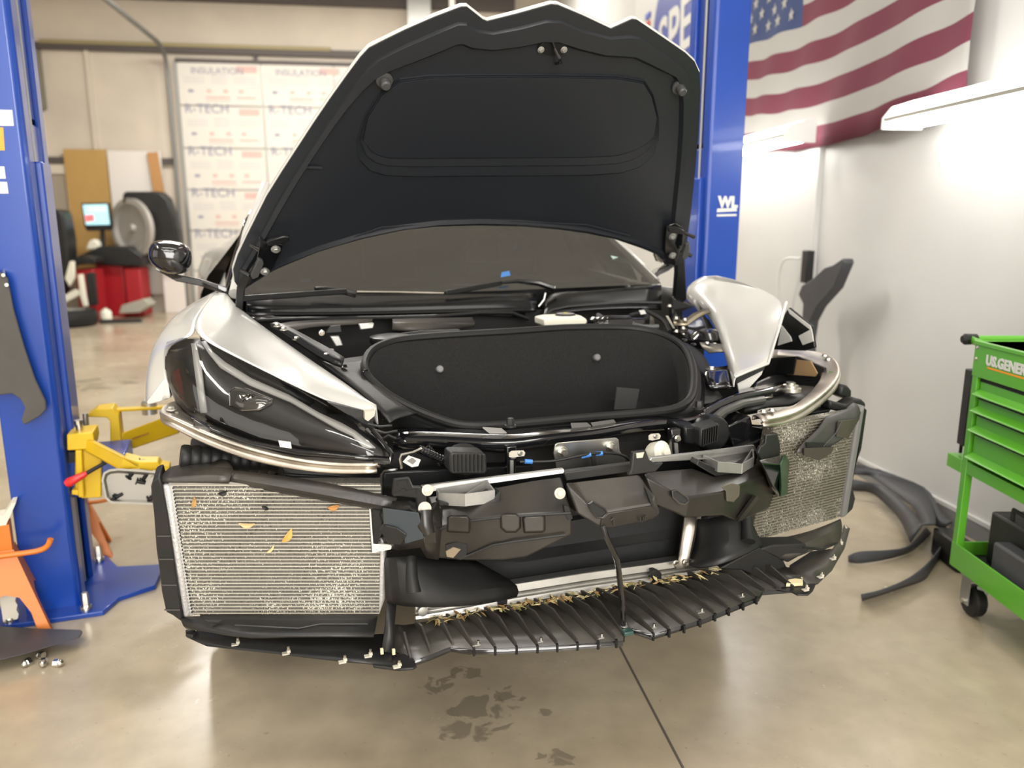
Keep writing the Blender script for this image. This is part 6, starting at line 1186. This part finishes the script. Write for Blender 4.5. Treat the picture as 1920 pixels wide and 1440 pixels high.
# right corner
skR = strip([[(1420, 1022, -.1), (1480, 1008, -.08), (1520, 1000, -.06), (1575, 975, .0)], [(1430, 1030, -.14), (1470, 1035, -.15), (1515, 1020, -.14), (1578, 985, -.02)], [(1440, 1042, -.14), (1480, 1052, -.15), (1520, 1032, -.15), (1572, 1015, -.05)]], M_dusty, 'radiator_skirt', solid=.005)
P('skirt_box', MB().prism([Kv(x, y, -.15) for x, y in ((1425, 1030), (1450, 1022), (1512, 1020), (1516, 1034), (1478, 1055), (1470, 1052))], VX * .06), M_plast, skR, bevel=.004)
lpr = [[(1480, 1062), (1520, 1036), (1560, 1030), (1578, 1000), (1582, 985)], [(1478, 1085), (1510, 1075), (1545, 1060), (1575, 1025), (1588, 990)], [(1500, 1096), (1533, 1096), (1560, 1070), (1582, 1030), (1592, 992)]]
lpR = P('corner_lip', MB().grid([[Kz(x, y, zz) for x, y in r] for r, zz in zip(lpr, (.475, .465, .458))]), M_dusty, solid=.004, smooth=40)
P('lip_tab', MB().prism([Kz(x, y, .455) for x, y in ((1430, 1104), (1490, 1096), (1530, 1097), (1524, 1110), (1515, 1118), (1495, 1118), (1480, 1110))], ZX * .005), M_plast, lpR, bevel=.002)
for x, y in ((1538, 1082), (1561, 1048), (1574, 1020), (1582, 992), (1510, 1106)): lipclip(x, y, lpR)
P('lip_fold', MB().tube([Kv(1505, 1026, -.15), Kv(1540, 1030, -.12), Kv(1568, 1018, -.06), Kv(1576, 990, -.02)], .004, 8), M_plast, lpR)

# ---------------- leaves and chips caught on the car ----------------
def W_(p): return wor(p.x, p.y, p.z)
rnd = random.Random(3); lit = MB()
for k in range(190):
    t = rnd.random() ** 1.0; x = 800 + (1345 - 800) * t; y = 1162 - (x - 800) * .172 + rnd.uniform(-3, 9); p = W_(Kz(x, y, .488 + rnd.uniform(0, .008)))
    an = rnd.uniform(0, 6.28); d = V3((math.cos(an), math.sin(an), rnd.uniform(-.3, .4))); L_ = rnd.uniform(.006, .02); w_ = rnd.uniform(.001, .0045); s = d.cross(ZX).normalized()
    lit.mat(rnd.choice((0, 0, 1, 1, 2))); lit.add([p - d * L_, p + s * w_ + ZX * .002, p + d * L_, p - s * w_], [[0, 1, 2, 3]])
tag(obj('leaf_litter', lit, [M_straw, M_straw2, mat('leaf_green', (.2, .19, .06), .8)], base=W_(Kz(1080, 1120, .485)), smooth=0, solid=.0008), 'dry straw and leaf bits lying along the back of the undertray', 'litter', kind='stuff')
def leaf(x, y, L_, wd, an, m, lb, pt=ptl, curl=.006):
    c = W_(pt(x, y, .006)); X = CL * math.cos(an) + ZA * math.sin(an); Y = CL * -math.sin(an) + ZA * math.cos(an); N_ = -CR
    rows = []
    for k in range(7):
        t = k / 6; h = wd * math.sin(math.pi * min(.97, max(.03, t))) ** .8
        rows.append([c + X * (t - .5) * L_ + Y * h * s + N_ * (curl * (1 - 4 * (t - .5) ** 2) * (.4 + abs(s) * .8)) + Y * (.2 * L_ * (t - .5) ** 2 * 2) for s in (-1, 0, 1)])
    tag(obj('dead_leaf', MB().grid(rows), m, base=c, solid=.0006, sub=1, smooth=80), lb, 'leaf')
leaf(541, 1003, .036, .008, .9, mat('leaf_orange', (.62, .33, .08), .7), 'largest curled orange leaf stuck on the front of the left radiator')
leaf(464, 982, .034, .006, -.15, mat('leaf_tan', (.6, .4, .2), .7), 'pale brown leaf on the left radiator, left of the curled orange one')
leaf(509, 1027, .026, .003, .75, M_straw2, 'thin pale seed on the left radiator below the curled orange leaf')
leaf(366, 940, .026, .005, 1.3, M_straw, 'small brown leaf near the upper left corner of the left radiator')
leaf(626, 949, .026, .007, .1, mat('leaf_rust', (.42, .2, .06), .7), 'rust brown leaf high on the right half of the left radiator')
leaf(419, 922, .018, .006, .2, M_rubber, 'dark insect near the top of the left radiator')
leaf(499, 949, .016, .005, 2.5, M_rubber, 'dark insect in the upper middle of the left radiator')
wc = [Kz(x, y, .462) for x, y in ((1474, 1100), (1478, 1092), (1504, 1087), (1505, 1098))]
tag(obj('wood_chip', MB().prism([W_(p) for p in wc], ZA * .008), M_chip, base=W_(wc[0])), 'pale yellow wood chip lying at the right corner of the undertray', 'wood chip')
